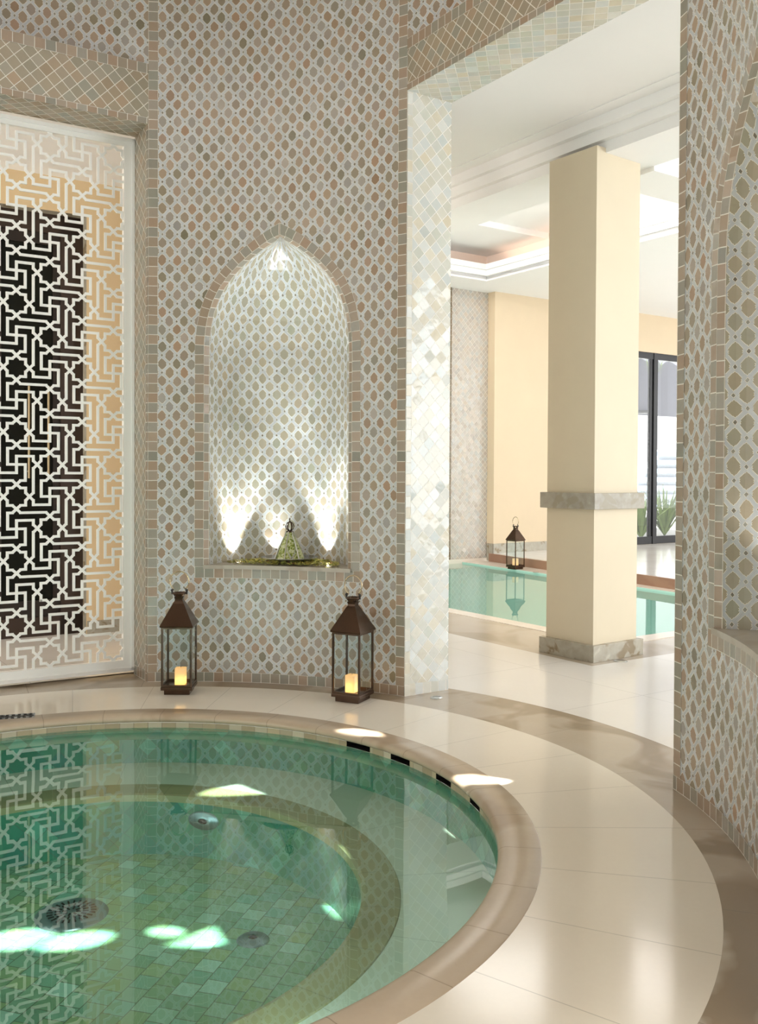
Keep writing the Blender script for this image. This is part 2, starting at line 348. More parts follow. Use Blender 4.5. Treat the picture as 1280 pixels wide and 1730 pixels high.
# hall floor around the pool
A0, B0, BF = 4.668, 5.225, 8.07
def far(a, off=0):
    if off == -.3: off = -max(.05, .06+(a-6.2)*.085)
    return 8.07+(a-6.4)*.127+off
def poly(bm, pts, z): 
    f = bm.faces.new([bm.verts.new(Vector(p).to_3d()+Vector((0, 0, z)) if len(p) == 2 else Vector((p[0], p[1], z))) for p in pts]); 
    if f.normal.z < 0: f.normal_flip()
    f.normal_update(); return f
bm = new()
# cream ring sector outside the round room, then slabs in the hall frame
pts_arc = [cyl(-60+i*2.5, 2.512, 0) for i in range(0, 61)]
gbox_pts = [G(9.9, 4.407), G(4.098, 4.407)]
pl = [(p.x, p.y) for p in pts_arc]
# build as a fan of quads from the arc to the outside rectangle
def ray_out(p):
    d = Vector((p.x-CX, p.y-CY, 0)).normalized(); best = None
    for nrm, lim in ((E2, 4.407), (E1, 12.5), (-E1, 6.0), (-E2, 9.0)):
        dn = d.dot(nrm)
        if dn > 1e-6:
            t = (lim-Vector((p.x, p.y, 0)).dot(nrm))/dn
            if t > 0 and (best is None or t < best): best = t
    return p+d*best if best else p
for i in range(144):
    p0 = cyl(i*2.5, 2.511, 0); p1 = cyl(i*2.5+2.5, 2.511, 0)
    quad(bm, [p0, ray_out(p0), ray_out(p1), p1])
struct('floor.002', bm, 'hall_cream')
bm = new()
quad(bm, [G(-6, 4.407), G(-6, 9.0), G(4.098, 9.0), G(4.098, 4.407)][::-1])
struct('floor.003', bm, 'hall_cream')
bm = new()
SW = .158
gb = lambda a0, a1, b0, b1, z=0: quad(bm, [G(a0, b0, z), G(a0, b1, z), G(a1, b1, z), G(a1, b0, z)])
gb(4.098, 12.5, 4.407, B0-SW); gb(4.098, A0-SW, B0-SW, 9.0)
struct('floor.004', bm, 'hall_band')
bm = new()
def slab(b0, b1, a0, a1, z0, z1): gbox(bm, a0, a1, b0, b1, z0, z1)
prism(bm, [G(A0-SW, B0-SW), G(9.96, B0-SW), G(9.96, B0), G(A0, B0), G(A0, far(A0, -.3)), G(A0-SW, far(A0, -.3))], -.05, .003)
struct('trim_1', bm, 'pool_edge')
bm = new()
prism(bm, [G(A0-SW, far(A0, -.3)), G(9.96, far(9.96, -.3)), G(9.96, far(9.96)), G(A0-SW, far(A0))], -.05, .003)
struct('trim_2', bm, 'pool_edge')
bm = new()   # low brown riser and raised terrace floor
prism(bm, [G(3.4, far(3.4)), G(9.82, far(9.82)), G(9.82, far(9.82, .04)), G(3.4, far(3.4, .04))], 0, .112)
struct('trim_3', bm, 'riser')
bm = new(); prism(bm, [G(3.4, far(3.4, .04)), G(9.82, far(9.82, .04)), G(9.82, 16), G(3.4, 16)], 0, .11); struct('floor.005', bm, 'hall_cream')
M['hall_pool_wall'] = plain('hall_pool_wall_plaster', (.42, .66, .58), .4)
# hall pool basin and water
bm = new()
P4 = [G(A0, B0), G(9.96, B0), G(9.96, far(9.96, -.3)), G(A0, far(A0, -.3))]
lay = bm.loops.layers.uv.verify()
for i in range(4):
    p, q = P4[i], P4[(i+1) % 4]; L = (q-p).length
    quad(bm, [p+Vector((0, 0, -.0)), q+Vector((0, 0, -.0)), q+Vector((0, 0, -.75)), p+Vector((0, 0, -.75))], [(0, 0), (L, 0), (L, -.7), (0, -.7)])
struct('wall_hall_pool', bm, 'hall_pool_wall')
M['pool_floor'] = plain('hall_pool_floor', (.70, .88, .81), .4, 0, .3, .05, 2)
bm = new(); quad(bm, [p+Vector((0, 0, -.7)) for p in P4][::-1]); struct('floor.006', bm, 'pool_floor')
bm = new(); quad(bm, [p+Vector((0, 0, -.018)) for p in P4][::-1]); o = struct('trim_4', bm, 'pool_water'); o.name = 'pool_water'

# ================================================================== SPA
zW = -.06
bm = new()
prof = [(1.47, -.036), (1.45, -.035), (1.440, -.029), (1.436, -.019), (1.440, -.008), (1.450, -.001), (1.462, .002), (1.572, .002), (1.574, 0)]
lathe(bm, prof, 160, CX, CY); struct('trim_5', bm, 'coping', True)
# waterline tile band with the dark overflow slots let into it
SLOTS = [(46.3, 52.0), (35.9, 41.0), (23.4, 28.2), (12.2, 16.4)]
rw = 1.452
bm = new()
edges = [-180]+[e for s in SLOTS[::-1] for e in s]+[180]
for i in range(0, len(edges)-1):
    a0, a1 = edges[i], edges[i+1]; n = max(2, int((a1-a0)/2))
    if any(abs(a0-s[0]) < 1e-6 for s in SLOTS): continue
    lathe(bm, [(rw, -.036), (rw, -.062)], n, CX, CY, a0, a1)
lathe(bm, [(rw, -.0605), (rw, -.075)], 120, CX, CY)
struct('wall_spa_waterline', bm, 'waterline_tile')
for a0, a1 in SLOTS:
    bm = new()
    lathe(bm, [(rw, -.0605), (rw+.06, -.0605), (rw+.06, -.034), (rw, -.034)], 6, CX, CY, a0, a1)
    for a in (a0, a1):
        quad(bm, [cyl(a, rw, -.0605), cyl(a, rw+.06, -.0605), cyl(a, rw+.06, -.034), cyl(a, rw, -.034)])
    o = link('overflow_slot', bm, 'dark'); tag(o, 'dark overflow slot under the round pool coping, ' + {46.3: 'leftmost of the four', 35.9: 'second from the left of the four', 23.4: 'third from the left of the four', 12.2: 'rightmost of the four'}[a0], 'overflow slot', 'overflow slots under the round pool coping')
zB, zR, zP = -.235, -.25, -.50
bm = new(); lathe(bm, [(rw, -.062), (rw, zB)], 120, CX, CY); struct('wall_spa_upper', bm, 'pool_tile_wall')
bm = new(); lathe(bm, [(rw, zB), (1.3, zB), (1.117, zB)], 160, CX, CY); struct('floor.007', bm, 'bench')
bm = new(); lathe(bm, [(1.12, zB), (1.117, zB+.004), (1.00, zB+.002), (.986, zB-.002), (.984, zB-.03), (.990, zB-.031)], 160, CX, CY); struct('trim_6', bm, 'bench_rim')
bm = new(); lathe(bm, [(.985, zB-.03), (.985, zP)], 120, CX, CY); struct('wall_spa_pit', bm, 'pool_tile_wall')
bm = new(); lay = bm.loops.layers.uv.verify()
vs = [bm.verts.new(cyl(a*3, .985, zP)) for a in range(120)]; f = bm.faces.new(vs)
for l in f.loops:
    c = l.vert.co; t = R(74); l[lay].uv = (c.x*math.cos(t)+c.y*math.sin(t), -c.x*math.sin(t)+c.y*math.cos(t))
struct('floor.008', bm, 'pool_tile')
bm = new(); vs = [bm.verts.new(cyl(a*2, rw-.001, zW)) for a in range(180)]; bm.faces.new(vs); o = struct('spa_water', bm, 'water')

# drain, return jets
def px_floor(u, v, z):
    d = _F + _R2*((u-640)/F_PX) - _U2*((v-CY_PX)/F_PX); t = (z-EYE)/d.z; return d*t+Vector((0, 0, EYE))
c = px_floor(121, 1545, zP)
t = thing('drain_cover', (c.x, c.y, zP), 0, 'large round slotted drain cover on the green pool floor', 'drain cover')
bm = new(); lathe(bm, [(0, .012), (.085, .012), (.118, .008), (.135, .003), (.137, 0)], 56); link('disc', bm, 'steel_wet', t, True)
bm = new()
for ring, (r0, r1, n) in enumerate(((.018, .036, 8), (.042, .064, 16), (.070, .092, 24))):
    for k in range(n):
        a = 2*PI*k/n+ring*.1; box(bm, ((r0+r1)/2*math.cos(a), (r0+r1)/2*math.sin(a), .0125), (r1-r0, .0065, .003), Matrix.Rotation(a, 3, 'Z'))
link('slots', bm, 'dark', t)
def jet(p, s, rot, label, sy=1.):
    t = thing('return_jet', p, 0, label, 'pool jet'); t.rotation_euler = rot
    bm = new(); lathe(bm, [(.018*s, .012), (.030*s, .012), (.036*s, .007), (.052*s, .007), (.058*s, .002), (.060*s, 0)], 40)
    for v in bm.verts: v.co.y *= sy
    link('flange', bm, 'steel_wet', t, True)
    bm = new(); lathe(bm, [(0, .016), (.010*s, .014), (.0175*s, .008)], 24)
    for v in bm.verts: v.co.y *= sy
    link('nozzle', bm, 'bronze_dark', t, True)
c = px_floor(427, 1588, zP); jet((c.x, c.y, zP), 1., (0, 0, 0), 'small round steel jet fitting on the green pool floor')
ja = 74; c = cyl(ja, .983, -.335); jet(c, 1.25, (R(90), 0, R(ja-90)), 'oval steel jet fitting on the wall of the deep pool pit', .55)

# ================================================================== ROUND ROOM WALLS
HW = 4.3
INN = [(z_, h_*1.10) for z_, h_ in [(1.88, .400), (1.96, .398), (2.04, .389), (2.12, .374), (2.19, .351), (2.264, .317), (2.33, .271), (2.395, .214), (2.446, .160), (2.496, .098), (2.53, .047), (2.553, 0)]]
def arch_pts(off):
    """half outline of the niche opening, from springing to apex, offset outward by off"""
    out = []
    for i, (z, h) in enumerate(INN):
        a = INN[max(i-1, 0)]; c = INN[min(i+1, len(INN)-1)]; t = Vector((c[1]-a[1], c[0]-a[0])).normalized(); n = Vector((t.y, -t.x))
        if i == len(INN)-1: out.append((0., z+off*1.25)); continue
        out.append((max(h+n.x*off, 0), z+n.y*off))
    return out
def interp(tab, x):
    """height of the arch above half-offset x; tab is (halfwidth, z) with decreasing halfwidth"""
    for (h0, z0), (h1, z1) in zip(tab, tab[1:]):
        if h1 <= x <= h0+1e-9: return z0+(z1-z0)*(h0-x)/(h0-h1) if h0 > h1 else z1
    return tab[-1][1]
BW = .055
RV = .017
NB_ = .053
def wall_section(name, a0, a1, niche=None, sill=.675):
    lay_cols = []
    n = int((a1-a0)/1.0); cols = [a0+(a1-a0)*i/n for i in range(n+1)]
    outer = [(h, z) for h, z in arch_pts(.0)]
    if niche is not None:
        na = math.degrees(.440/RAD); cols = [c for c in cols if not (niche-na-.3 < c < niche+na+.3)]
        m = 40; cols += [niche-na+2*na*i/m for i in range(m+1)]; cols.sort()
    bm = new()
    def patch(c0, c1, z0a, z0b, z1a, z1b, r=RAD):
        u0, u1 = R(c0)*RAD, R(c1)*RAD
        quad(bm, [cyl(c1, r, z0b), cyl(c0, r, z0a), cyl(c0, r, z1a), cyl(c1, r, z1b)], [(u1, z0b), (u0, z0a), (u0, z1a), (u1, z1b)])
    for c0, c1 in zip(cols, cols[1:]):
        mid = (c0+c1)/2
        if niche is not None and abs(mid-niche) < na:
            h0 = abs(R(c0-niche)*RAD); h1 = abs(R(c1-niche)*RAD)
            patch(c0, c1, 0, 0, sill, sill); patch(c0, c1, interp(outer, min(h0, .44)), interp(outer, min(h1, .44)), HW, HW)
        else: patch(c0, c1, 0, 0, HW, HW)
    w_ = struct('wall_'+name, bm, 'lattice', True)
    # base row and edge borders, two millimetres proud
    rb = RAD-.0015; us = lambda c: R(c)*RAD
    bm = new()
    def strip(c0, c1, z0, z1, vert=False):
        k = max(1, int((c1-c0)/1.2))
        for i in range(k):
            p, q = c0+(c1-c0)*i/k, c0+(c1-c0)*(i+1)/k
            if vert: uv_ = [(z0, 0), (z0, BW), (z1, BW), (z1, 0)]
            else: uv_ = [(us(q), 0), (us(p), 0), (us(p), BW), (us(q), BW)]
            quad(bm, [cyl(q, rb, z0), cyl(p, rb, z0), cyl(p, rb, z1), cyl(q, rb, z1)], uv_)
    strip(a0, a1, 0, BW)
    dw = math.degrees(BW/RAD)
    strip(a0, a0+dw, BW, HW, True); strip(a1-dw, a1, BW, HW, True)
    if niche is not None:
        hw = .44+NB_; dn = math.degrees(hw/RAD); di = math.degrees(.44/RAD)
        strip(niche-dn, niche+dn, sill-.075, sill-.01)
        for s in (-1, 1):
            lo, hi = sorted((niche+s*dn, niche+s*di)); strip(lo, hi, sill-.01, 1.88, True)
            ip = arch_pts(0); op = arch_pts(NB_); d = 1.88
            for i in range(len(ip)-1):
                q = [(ip[i]), (ip[i+1]), (op[i+1]), (op[i])]
                L = math.hypot(op[i+1][0]-op[i][0], op[i+1][1]-op[i][1])
                pts = [cyl(niche+s*math.degrees(h/RAD), rb, z) for h, z in q]; uvs = [(d, 0), (d+L, 0), (d+L, BW), (d, BW)]
                if s > 0: pts = pts[::-1]; uvs = uvs[::-1]
                quad(bm, pts, uvs); d += L
    link('border_tiles', bm, 'border', w_)
    if niche is not None:
        # reveal of small tiles, then the curved recess
        ctr = cyl(niche, RAD, 0); out = Vector((math.cos(R(niche)), math.sin(R(niche)), 0)); tan = Vector((-out.y, out.x, 0))
        prof = [(sill-.01, .44)]+[(sill+(1.88-sill)*k/10, .44) for k in range(1, 10)]+INN
        bm = new()
        for s in (-1, 1):
            d = 0
            for (z0, h0), (z1, h1) in zip(prof, prof[1:]):
                L = math.hypot(z1-z0, h1-h0); k0, k1 = max(h0-.028, 0), max(h1-.028, 0)
                f = lambda h, z: cyl(niche+s*math.degrees(h/RAD), RAD-.003, z)
                g_ = lambda h, z: ctr+tan*(s*h)+out*(RV-(1-math.cos(h/RAD))*RAD)+Vector((0, 0, z-(  .010 if h < .2 else 0)*(1-h/.2)))
                quad(bm, [f(h0, z0), f(h1, z1), g_(k1, z1), g_(k0, z0)], [(d, 0), (d+L, 0), (d+L, .06), (d, .06)]); d += L
        link('reveal_tiles', bm, 'border', w_)
        bm = new(); NS = 36
        def P(h, z, k):
            ph = PI*k/NS; x = -math.cos(ph)*h; y = math.sin(ph)*h*.95
            dz = -(.010*(1-h/.2) if h < .2 else 0)
            return ctr+tan*x+out*(RV+y-(1-math.cos(h/RAD))*RAD)+Vector((0, 0, z+dz))
        hp = [(z, max(h-.028, 0)) for z, h in prof]
        for (z0, h0), (z1, h1) in zip(hp, hp[1:]):
            for k in range(NS):
                ps = [P(h0, z0, k), P(h0, z0, k+1), P(h1, z1, k+1), P(h1, z1, k)]
                hh = .372*(.25+.75*(h0+h1)/.744); us_ = [PI*k/NS*hh, PI*(k+1)/NS*hh]
                hh0 = .372*max(h0/.372, .35)**.5; hh1 = .372*max(h1/.372, .35)**.5
                o_ = PI/2
                uvs = [((PI*k/NS-o_)*hh0, z0), ((PI*(k+1)/NS-o_)*hh0, z0), ((PI*(k+1)/NS-o_)*hh1, z1), ((PI*k/NS-o_)*hh1, z1)]
                if h1 < 1e-4: ps = ps[:3]; uvs = uvs[:3]
                quad(bm, ps, uvs)
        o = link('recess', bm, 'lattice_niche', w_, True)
        # stone shelf
        bm = new(); pts = []
        ang = math.degrees(.44/RAD)
        for k in range(13): pts.append(cyl(niche-ang+2*ang*k/12, RAD-.012, 0))
        for k in range(NS+1):
            p = P(.412, 0, NS-k); pts.append(Vector((p.x, p.y, 0)))
        prism(bm, [(p.x, p.y) for p in pts], sill-.022, sill); bmesh.ops.recalc_face_normals(bm, faces=bm.faces[:])
        link('shelf', bm, 'sill', w_)
        return ctr, out, tan
A_O1 = (10.5, 57.7)
n1 = wall_section('back', 57.7, 97.4, 77.75, .672)
n2 = wall_section('right', -31.5, 10.5, -9.3, .672)
wall_section('left', 146.4, 186, None)
wall_section('front', 234, 280.5, None)
bm = new(); prism(bm, [(-7, -9), (7, -9), (7, -1.2), (-7, -1.2)], 3.3, 3.5); struct('ceiling.006', bm, 'white')  # unseen slab behind the camera, added to cut high sky light

def opening(a0, a1, depth, zb, jamb_mat, name, soff_mat):
    A = cyl(a1, RAD, 0); B = cyl(a0, RAD, 0); ch = (B-A); L = ch.length; ch.normalize(); out = Vector((-ch.y, ch.x, 0))
    if out.dot(Vector((math.cos(R((a0+a1)/2)), math.sin(R((a0+a1)/2)), 0))) < 0: out = -out
    zt = 3.52; z_ = lambda p, z: p+Vector((0, 0, z))
    # jambs
    for P_, s in ((A, 1), (B, -1)):
        bm = new(); quad(bm, [z_(P_, 0), z_(P_+out*depth, 0), z_(P_+out*depth, zb), z_(P_, zb)], [(0, .02), (depth, .02), (depth, zb+.02), (0, zb+.02)])
        w_ = struct('wall_jamb_'+name+('_far' if s > 0 else '_near'), bm, jamb_mat)
        bm = new(); e = ch*(s*.002)
        quad(bm, [z_(P_+e, 0), z_(P_+e+out*.036, 0), z_(P_+e+out*.036, zb), z_(P_+e, zb)], [(0, 0), (0, .06), (zb, .06), (zb, 0)])
        quad(bm, [z_(P_+e+out*.036, 0), z_(P_+e+out*depth, 0), z_(P_+e+out*depth, .055), z_(P_+e+out*.036, .066)], [(.2, 0), (.2+depth, 0), (.2+depth, BW), (.2, BW)])
        link('edge_tiles', bm, 'border' if jamb_mat == 'diag' else 'border_pale', w_)
        # wall end behind the jamb closing the thickness
    # header: fascia, soffit, top ledge
    bm = new()
    quad(bm, [z_(A, zb), z_(B, zb), z_(B, zt), z_(A, zt)], [(0, zb), (L, zb), (L, zt), (0, zt)])
    w_ = struct('wall_header_'+name, bm, 'diag')
    bm = new(); quad(bm, [z_(A, zb), z_(B, zb), z_(B+out*depth, zb), z_(A+out*depth, zb)], [(0, 0), (L, 0), (L, depth), (0, depth)])
    link('soffit_tiles', bm, soff_mat, w_)
    bm = new(); n_ = -out*.003
    quad(bm, [z_(A+n_, zt-BW), z_(B+n_, zt-BW), z_(B+n_, zt+.003), z_(A+n_, zt+.003)], [(0, 0), (L, 0), (L, BW), (0, BW)])
    quad(bm, [z_(A+n_, zb-.002), z_(B+n_, zb-.002), z_(B+n_, zb+.034), z_(A+n_, zb+.034)], [(0, 0.003), (L, 0.003), (L, .06), (0, .06)])
    # ledge between the straight fascia and the round wall above
    k = 24; arc = [cyl(a1+(a0-a1)*i/k, RAD, zt+.002) for i in range(k+1)]
    for i in range(k):
        c0, c1 = z_(A+ch*(L*i/k), zt+.002), z_(A+ch*(L*(i+1)/k), zt+.002)
        quad(bm, [c0, c1, arc[i+1], arc[i]], [(L*i/k, 0), (L*(i+1)/k, 0), (L*(i+1)/k, BW), (L*i/k, BW)])
    link('border_tiles', bm, 'border', w_)
    bm = new()
    for i in range(k):
        p, q = a1+(a0-a1)*i/k, a1+(a0-a1)*(i+1)/k
        quad(bm, [cyl(p, RAD, zt), cyl(q, RAD, zt), cyl(q, RAD, HW), cyl(p, RAD, HW)], [(R(p)*RAD, zt), (R(q)*RAD, zt), (R(q)*RAD, HW), (R(p)*RAD, HW)])
    link('upper_field', bm, 'lattice', w_, True)
    # plaster back of the header towards the next room
    bm = new(); D = out*depth
    quad(bm, [z_(A+D-ch*.3, zb), z_(B+D+ch*.3, zb), z_(B+D+ch*.3, HW), z_(A+D-ch*.3, HW)]); link('rear_plaster', bm, 'white', w_)
    for P_, s in ((A, -1), (B, 1)):
        bm = new(); quad(bm, [z_(P_+D, 0), z_(P_+D+ch*(s*.45), 0), z_(P_+D+ch*(s*.45), HW), z_(P_+D, HW)]); link('rear_plaster', bm, 'white', w_)
    return A, B, ch, out, L
M['border_shaded'] = square_mat('zellige_border_shaded', .075, [(0, (.16, .11, .06)), (.3, (.20, .15, .09)), (.6, (.14, .12, .07)), (.8, (.22, .16, .10)), (1, (.12, .10, .06))], grout=(.4, .34, .26))  # border tiles darkened to paint in the pier's shaded return
M['border_pale'] = square_mat('zellige_border_pale', .06, PALE, tilt=.05)
opening(A_O1[0], A_O1[1], .30, 3.25, 'diag_pale', 'hall', 'diag_pale')
A2, B2, ch2, out2, L2 = opening(97.4, 146.4, .25, 3.185, 'diag', 'corridor', 'diag')

# spa room ceiling, holes shaped to lay sun patches on pool and deck
ZC = 4.3
bm = new()
outer = [bm.verts.new(cyl(a*4, RAD+2.6, ZC)) for a in range(90)]
loops = [[bm.edges.new((outer[i], outer[(i+1) % 90])) for i in range(90)]]
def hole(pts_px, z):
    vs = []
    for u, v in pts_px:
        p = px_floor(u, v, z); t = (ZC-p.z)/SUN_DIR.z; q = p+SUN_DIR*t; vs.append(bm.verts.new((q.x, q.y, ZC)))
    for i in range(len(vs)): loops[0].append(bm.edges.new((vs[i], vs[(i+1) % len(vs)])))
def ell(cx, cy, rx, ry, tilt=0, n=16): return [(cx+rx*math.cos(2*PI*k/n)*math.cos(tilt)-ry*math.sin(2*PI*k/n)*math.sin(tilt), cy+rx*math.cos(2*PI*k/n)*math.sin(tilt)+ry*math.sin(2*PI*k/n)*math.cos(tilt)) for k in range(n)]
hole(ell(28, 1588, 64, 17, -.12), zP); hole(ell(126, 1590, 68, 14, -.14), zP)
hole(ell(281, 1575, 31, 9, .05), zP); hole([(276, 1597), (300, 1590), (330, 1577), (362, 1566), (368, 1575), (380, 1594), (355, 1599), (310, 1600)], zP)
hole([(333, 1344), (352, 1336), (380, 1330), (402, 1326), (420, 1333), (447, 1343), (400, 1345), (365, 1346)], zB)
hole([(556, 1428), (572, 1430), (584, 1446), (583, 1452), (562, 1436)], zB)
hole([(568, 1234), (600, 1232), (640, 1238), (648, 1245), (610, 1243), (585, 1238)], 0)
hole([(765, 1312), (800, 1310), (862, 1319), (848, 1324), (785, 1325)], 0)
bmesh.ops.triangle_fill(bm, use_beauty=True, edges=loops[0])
M['ceiling_brown'] = plain('brown_dimming_ceiling', (.26, .20, .14), .4)  # unseen ceiling coloured dark to dim the upper walls
o = struct('ceiling', bm, 'ceiling_brown')
sm = o.modifiers.new('thickness', 'SOLIDIFY'); sm.thickness = .01

# ================================================================== LATTICE SCREEN
PX = .3604
u_dir = Vector((-math.cos(R(31.8)), -math.sin(R(31.8)), 0)); P2 = Vector((-1.461, 5.58, 0))
nrm = Vector((-u_dir.y, u_dir.x, 0))
if nrm.y > 0: nrm = -nrm          # towards the camera
t = thing('lattice_screen', P2, 0, 'tall white pierced screen of interlaced star pattern in a plain frame', 'screen')
WID, ZT, ZBm = 1.72, 3.168, .022
def SP(u, z, d=0): return u_dir*u+nrm*d+Vector((0, 0, z))
def sbox(bm, u0, u1, z0, z1, d0, d1):
    vs = [bm.verts.new(SP(u, z, d)) for u in (u0, u1) for z in (z0, z1) for d in (d0, d1)]
    for f in ((0, 1, 3, 2), (4, 6, 7, 5), (0, 4, 5, 1), (2, 3, 7, 6), (0, 2, 6, 4), (1, 5, 7, 3)): bm.faces.new([vs[i] for i in f])
U0, U1, Z0, Z1 = .061, WID-.061, .087, 3.12
bm = new()
sbox(bm, 0, U0, ZBm, ZT, -.03, .008); sbox(bm, U1, WID, ZBm, ZT, -.03, .008); sbox(bm, U0, U1, Z1, ZT, -.03, .008); sbox(bm, U0, U1, ZBm, Z0, -.03, .008)
bmesh.ops.recalc_face_normals(bm, faces=bm.faces[:]); 
link('frame', bm, 'screen', t)
bm = new()
sbox(bm, 0, WID, ZT-.02, ZT, .008, .018); sbox(bm, 0, WID, ZBm, ZBm+.02, .008, .018); sbox(bm, 0, .016, ZBm, ZT, .008, .018); sbox(bm, WID-.016, WID, ZBm, ZT, .008, .018)
link('moulding', bm, 'screen', t, recalc=True)
k = .19
star = [(-k, 0), (-.135, .062), (-.135, .135), (-.062, .135), (0, k)]
rot = lambda p, n: p if n == 0 else rot((-p[1], p[0]), n-1)
paths = [[rot(p, n) for p in star] for n in range(4)]
hk = [(-k, 0), (-.25, .06), (-.25, .13), (-.5, .13), (-.5, -.13), (-.75, -.13), (-.75, -.06), (-1+k, 0)]
vt = [(0, -k), (-.06, -.25), (-.13, -.25), (-.13, -.5), (.13, -.5), (.13, -.75), (.06, -.75), (0, -1+k)]
l1 = [(-k, 0), (-.25, -.06), (-.25, -.44), (-.5+k, -.5)]
l2 = [(0, -k), (.06, -.25), (.44, -.25), (.5, -.5+k)]
# the two remaining long bars leave the right and the top of every star by symmetry
paths += [hk, vt, l1, l2]
segs2 = set()
for i in range(-12, 3):
    for j in range(-2, 22):
        if (i+j) % 2: continue
        ox, oz = i*.5, j*.5
        for p in paths:
            for (x0, y0), (x1, y1) in zip(p, p[1:]):
                a_ = (round(.120-(x0+ox)*PX, 4), round(.161+(y0+oz)*PX, 4)); b_ = (round(.120-(x1+ox)*PX, 4), round(.161+(y1+oz)*PX, 4))
                segs2.add((min(a_, b_), max(a_, b_)))
def clip(a, b, x0, x1, y0, y1):
    dx, dy = b[0]-a[0], b[1]-a[1]; t0, t1 = 0., 1.
    for p, q in ((-dx, a[0]-x0), (dx, x1-a[0]), (-dy, a[1]-y0), (dy, y1-a[1])):
        if abs(p) < 1e-9:
            if q < 0: return None
        else:
            r = q/p
            if p < 0: t0 = max(t0, r)
            else: t1 = min(t1, r)
    if t0 >= t1: return None
    return (a[0]+dx*t0, a[1]+dy*t0), (a[0]+dx*t1, a[1]+dy*t1)
bm = new(); SWD = .0145
for a_, b_ in sorted(segs2):
    c_ = clip(a_, b_, U0-.006, U1+.006, Z0-.006, Z1+.006)
    if not c_: continue
    (x0, y0), (x1, y1) = c_; L = math.hypot(x1-x0, y1-y0)
    if L < .004: continue
    dx, dy = (x1-x0)/L, (y1-y0)/L; h = SWD/2; e = h*.72
    diag = abs(dx*dy) > .1
    ex = h*.42 if diag else h*.98
    q = [(x0-dx*ex-dy*h, y0-dy*ex+dx*h), (x1+dx*ex-dy*h, y1+dy*ex+dx*h), (x1+dx*ex+dy*h, y1+dy*ex-dx*h), (x0-dx*ex+dy*h, y0-dy*ex-dx*h)]
    jz = random.uniform(0, .0008); fr = [bm.verts.new(SP(x, y, jz)) for x, y in q]; bk = [bm.verts.new(SP(x, y, -.009)) for x, y in q]
    bm.faces.new(fr); bm.faces.new(bk[::-1])
    for i in range(4): bm.faces.new((fr[i], bk[i], bk[(i+1) % 4], fr[(i+1) % 4]))
bmesh.ops.recalc_face_normals(bm, faces=bm.faces[:])
link('pierced_lattice', bm, 'screen', t)

# corridor behind the screen
bk_n = -nrm; CD = 1.5
def CP(u, d, z): return P2+u_dir*u+bk_n*d+Vector((0, 0, z))
bm = new(); quad(bm, [CP(-1.4, .02, 0), CP(4, .02, 0), CP(4, CD, 0), CP(-1.4, CD, 0)]); struct('floor.009', bm, 'cream_corridor' if 'cream_corridor' in M else 'hall_cream')
for o in (bpy.data.objects['floor.009'],): o.location.z = .004
DU0, DU1, DZ = None, None, None
# door recess in the corridor wall: right edge seen at pixel x=143
def px_plane(u, v, P, n):
    d = _F + _R2*((u-640)/F_PX) - _U2*((v-CY_PX)/F_PX); O = Vector((0, 0, EYE)); t = (P-O).dot(n)/d.dot(n); return O+d*t
Wp = CP(0, CD, 0)
q1 = px_plane(146, 700, Wp, bk_n); ur = (q1-P2).dot(u_dir)
qz = px_plane(60, 352, Wp, bk_n); DZ = qz.z
ul = ur+2.2
qc = px_plane(110, 301, Wp, bk_n); ZCOR = qc.z
bm = new()
Q = lambda u0, u1, z0, z1, d=CD: quad(bm, [CP(u0, d, z0), CP(u1, d, z0), CP(u1, d, z1), CP(u0, d, z1)])
Q(-1.4, ur, 0, ZCOR); Q(ul, 4, 0, ZCOR); Q(ur, ul, DZ, ZCOR)
struct('wall_corridor', bm, 'tan_wall')
bm = new(); quad(bm, [CP(-1.4, .02, ZCOR), CP(4, .02, ZCOR), CP(4, CD, ZCOR), CP(-1.4, CD, ZCOR)]); struct('ceiling.001', bm, 'white')
bm = new(); quad(bm, [CP(-1.4, .02, 0), CP(-1.4, CD, 0), CP(-1.4, CD, ZCOR), CP(-1.4, .02, ZCOR)]); quad(bm, [CP(4, .02, 0), CP(4, CD, 0), CP(4, CD, ZCOR), CP(4, .02, ZCOR)]); struct('wall_corridor_end', bm, 'tan_wall')
bm = new()
for u0, u1 in ((-1.4, ur-.005), (ul+.005, 4)):
    vs = [CP(u0, CD-.012, 0), CP(u1, CD-.012, 0), CP(u1, CD-.001, 0), CP(u0, CD-.001, 0)]; prism(bm, [(v.x, v.y) for v in vs], 0, .10)
struct('baseboard_corridor', bm, 'skirting')
RD = .14
bm = new(); z_ = 0
quad(bm, [CP(ur, CD, 0), CP(ur, CD+RD, 0), CP(ur, CD+RD, DZ), CP(ur, CD, DZ)]); quad(bm, [CP(ul, CD, 0), CP(ul, CD+RD, 0), CP(ul, CD+RD, DZ), CP(ul, CD, DZ)]); quad(bm, [CP(ur, CD, DZ), CP(ul, CD, DZ), CP(ul, CD+RD, DZ), CP(ur, CD+RD, DZ)])
struct('trim_7', bm, 'skirting')
d1 = bpy.data.objects.new('door_1', None); COL.objects.link(d1); d1['kind'] = 'structure'
bm = new()
def cbox(bm, u0, u1, d0, d1_, z0, z1):
    vs = [CP(u0, d0, 0), CP(u1, d0, 0), CP(u1, d1_, 0), CP(u0, d1_, 0)]; prism(bm, [(v.x, v.y) for v in vs], z0, z1)
for u0, u1, z0, z1 in ((ur, ur+.16, 0, DZ), (ul-.16, ul, 0, DZ), (ur, ul, DZ-.14, DZ), (ur, ul, 0, .14)): cbox(bm, u0, u1, CD+RD-.04, CD+RD+.02, z0, z1)
link('frame', bm, 'brownwood', d1)
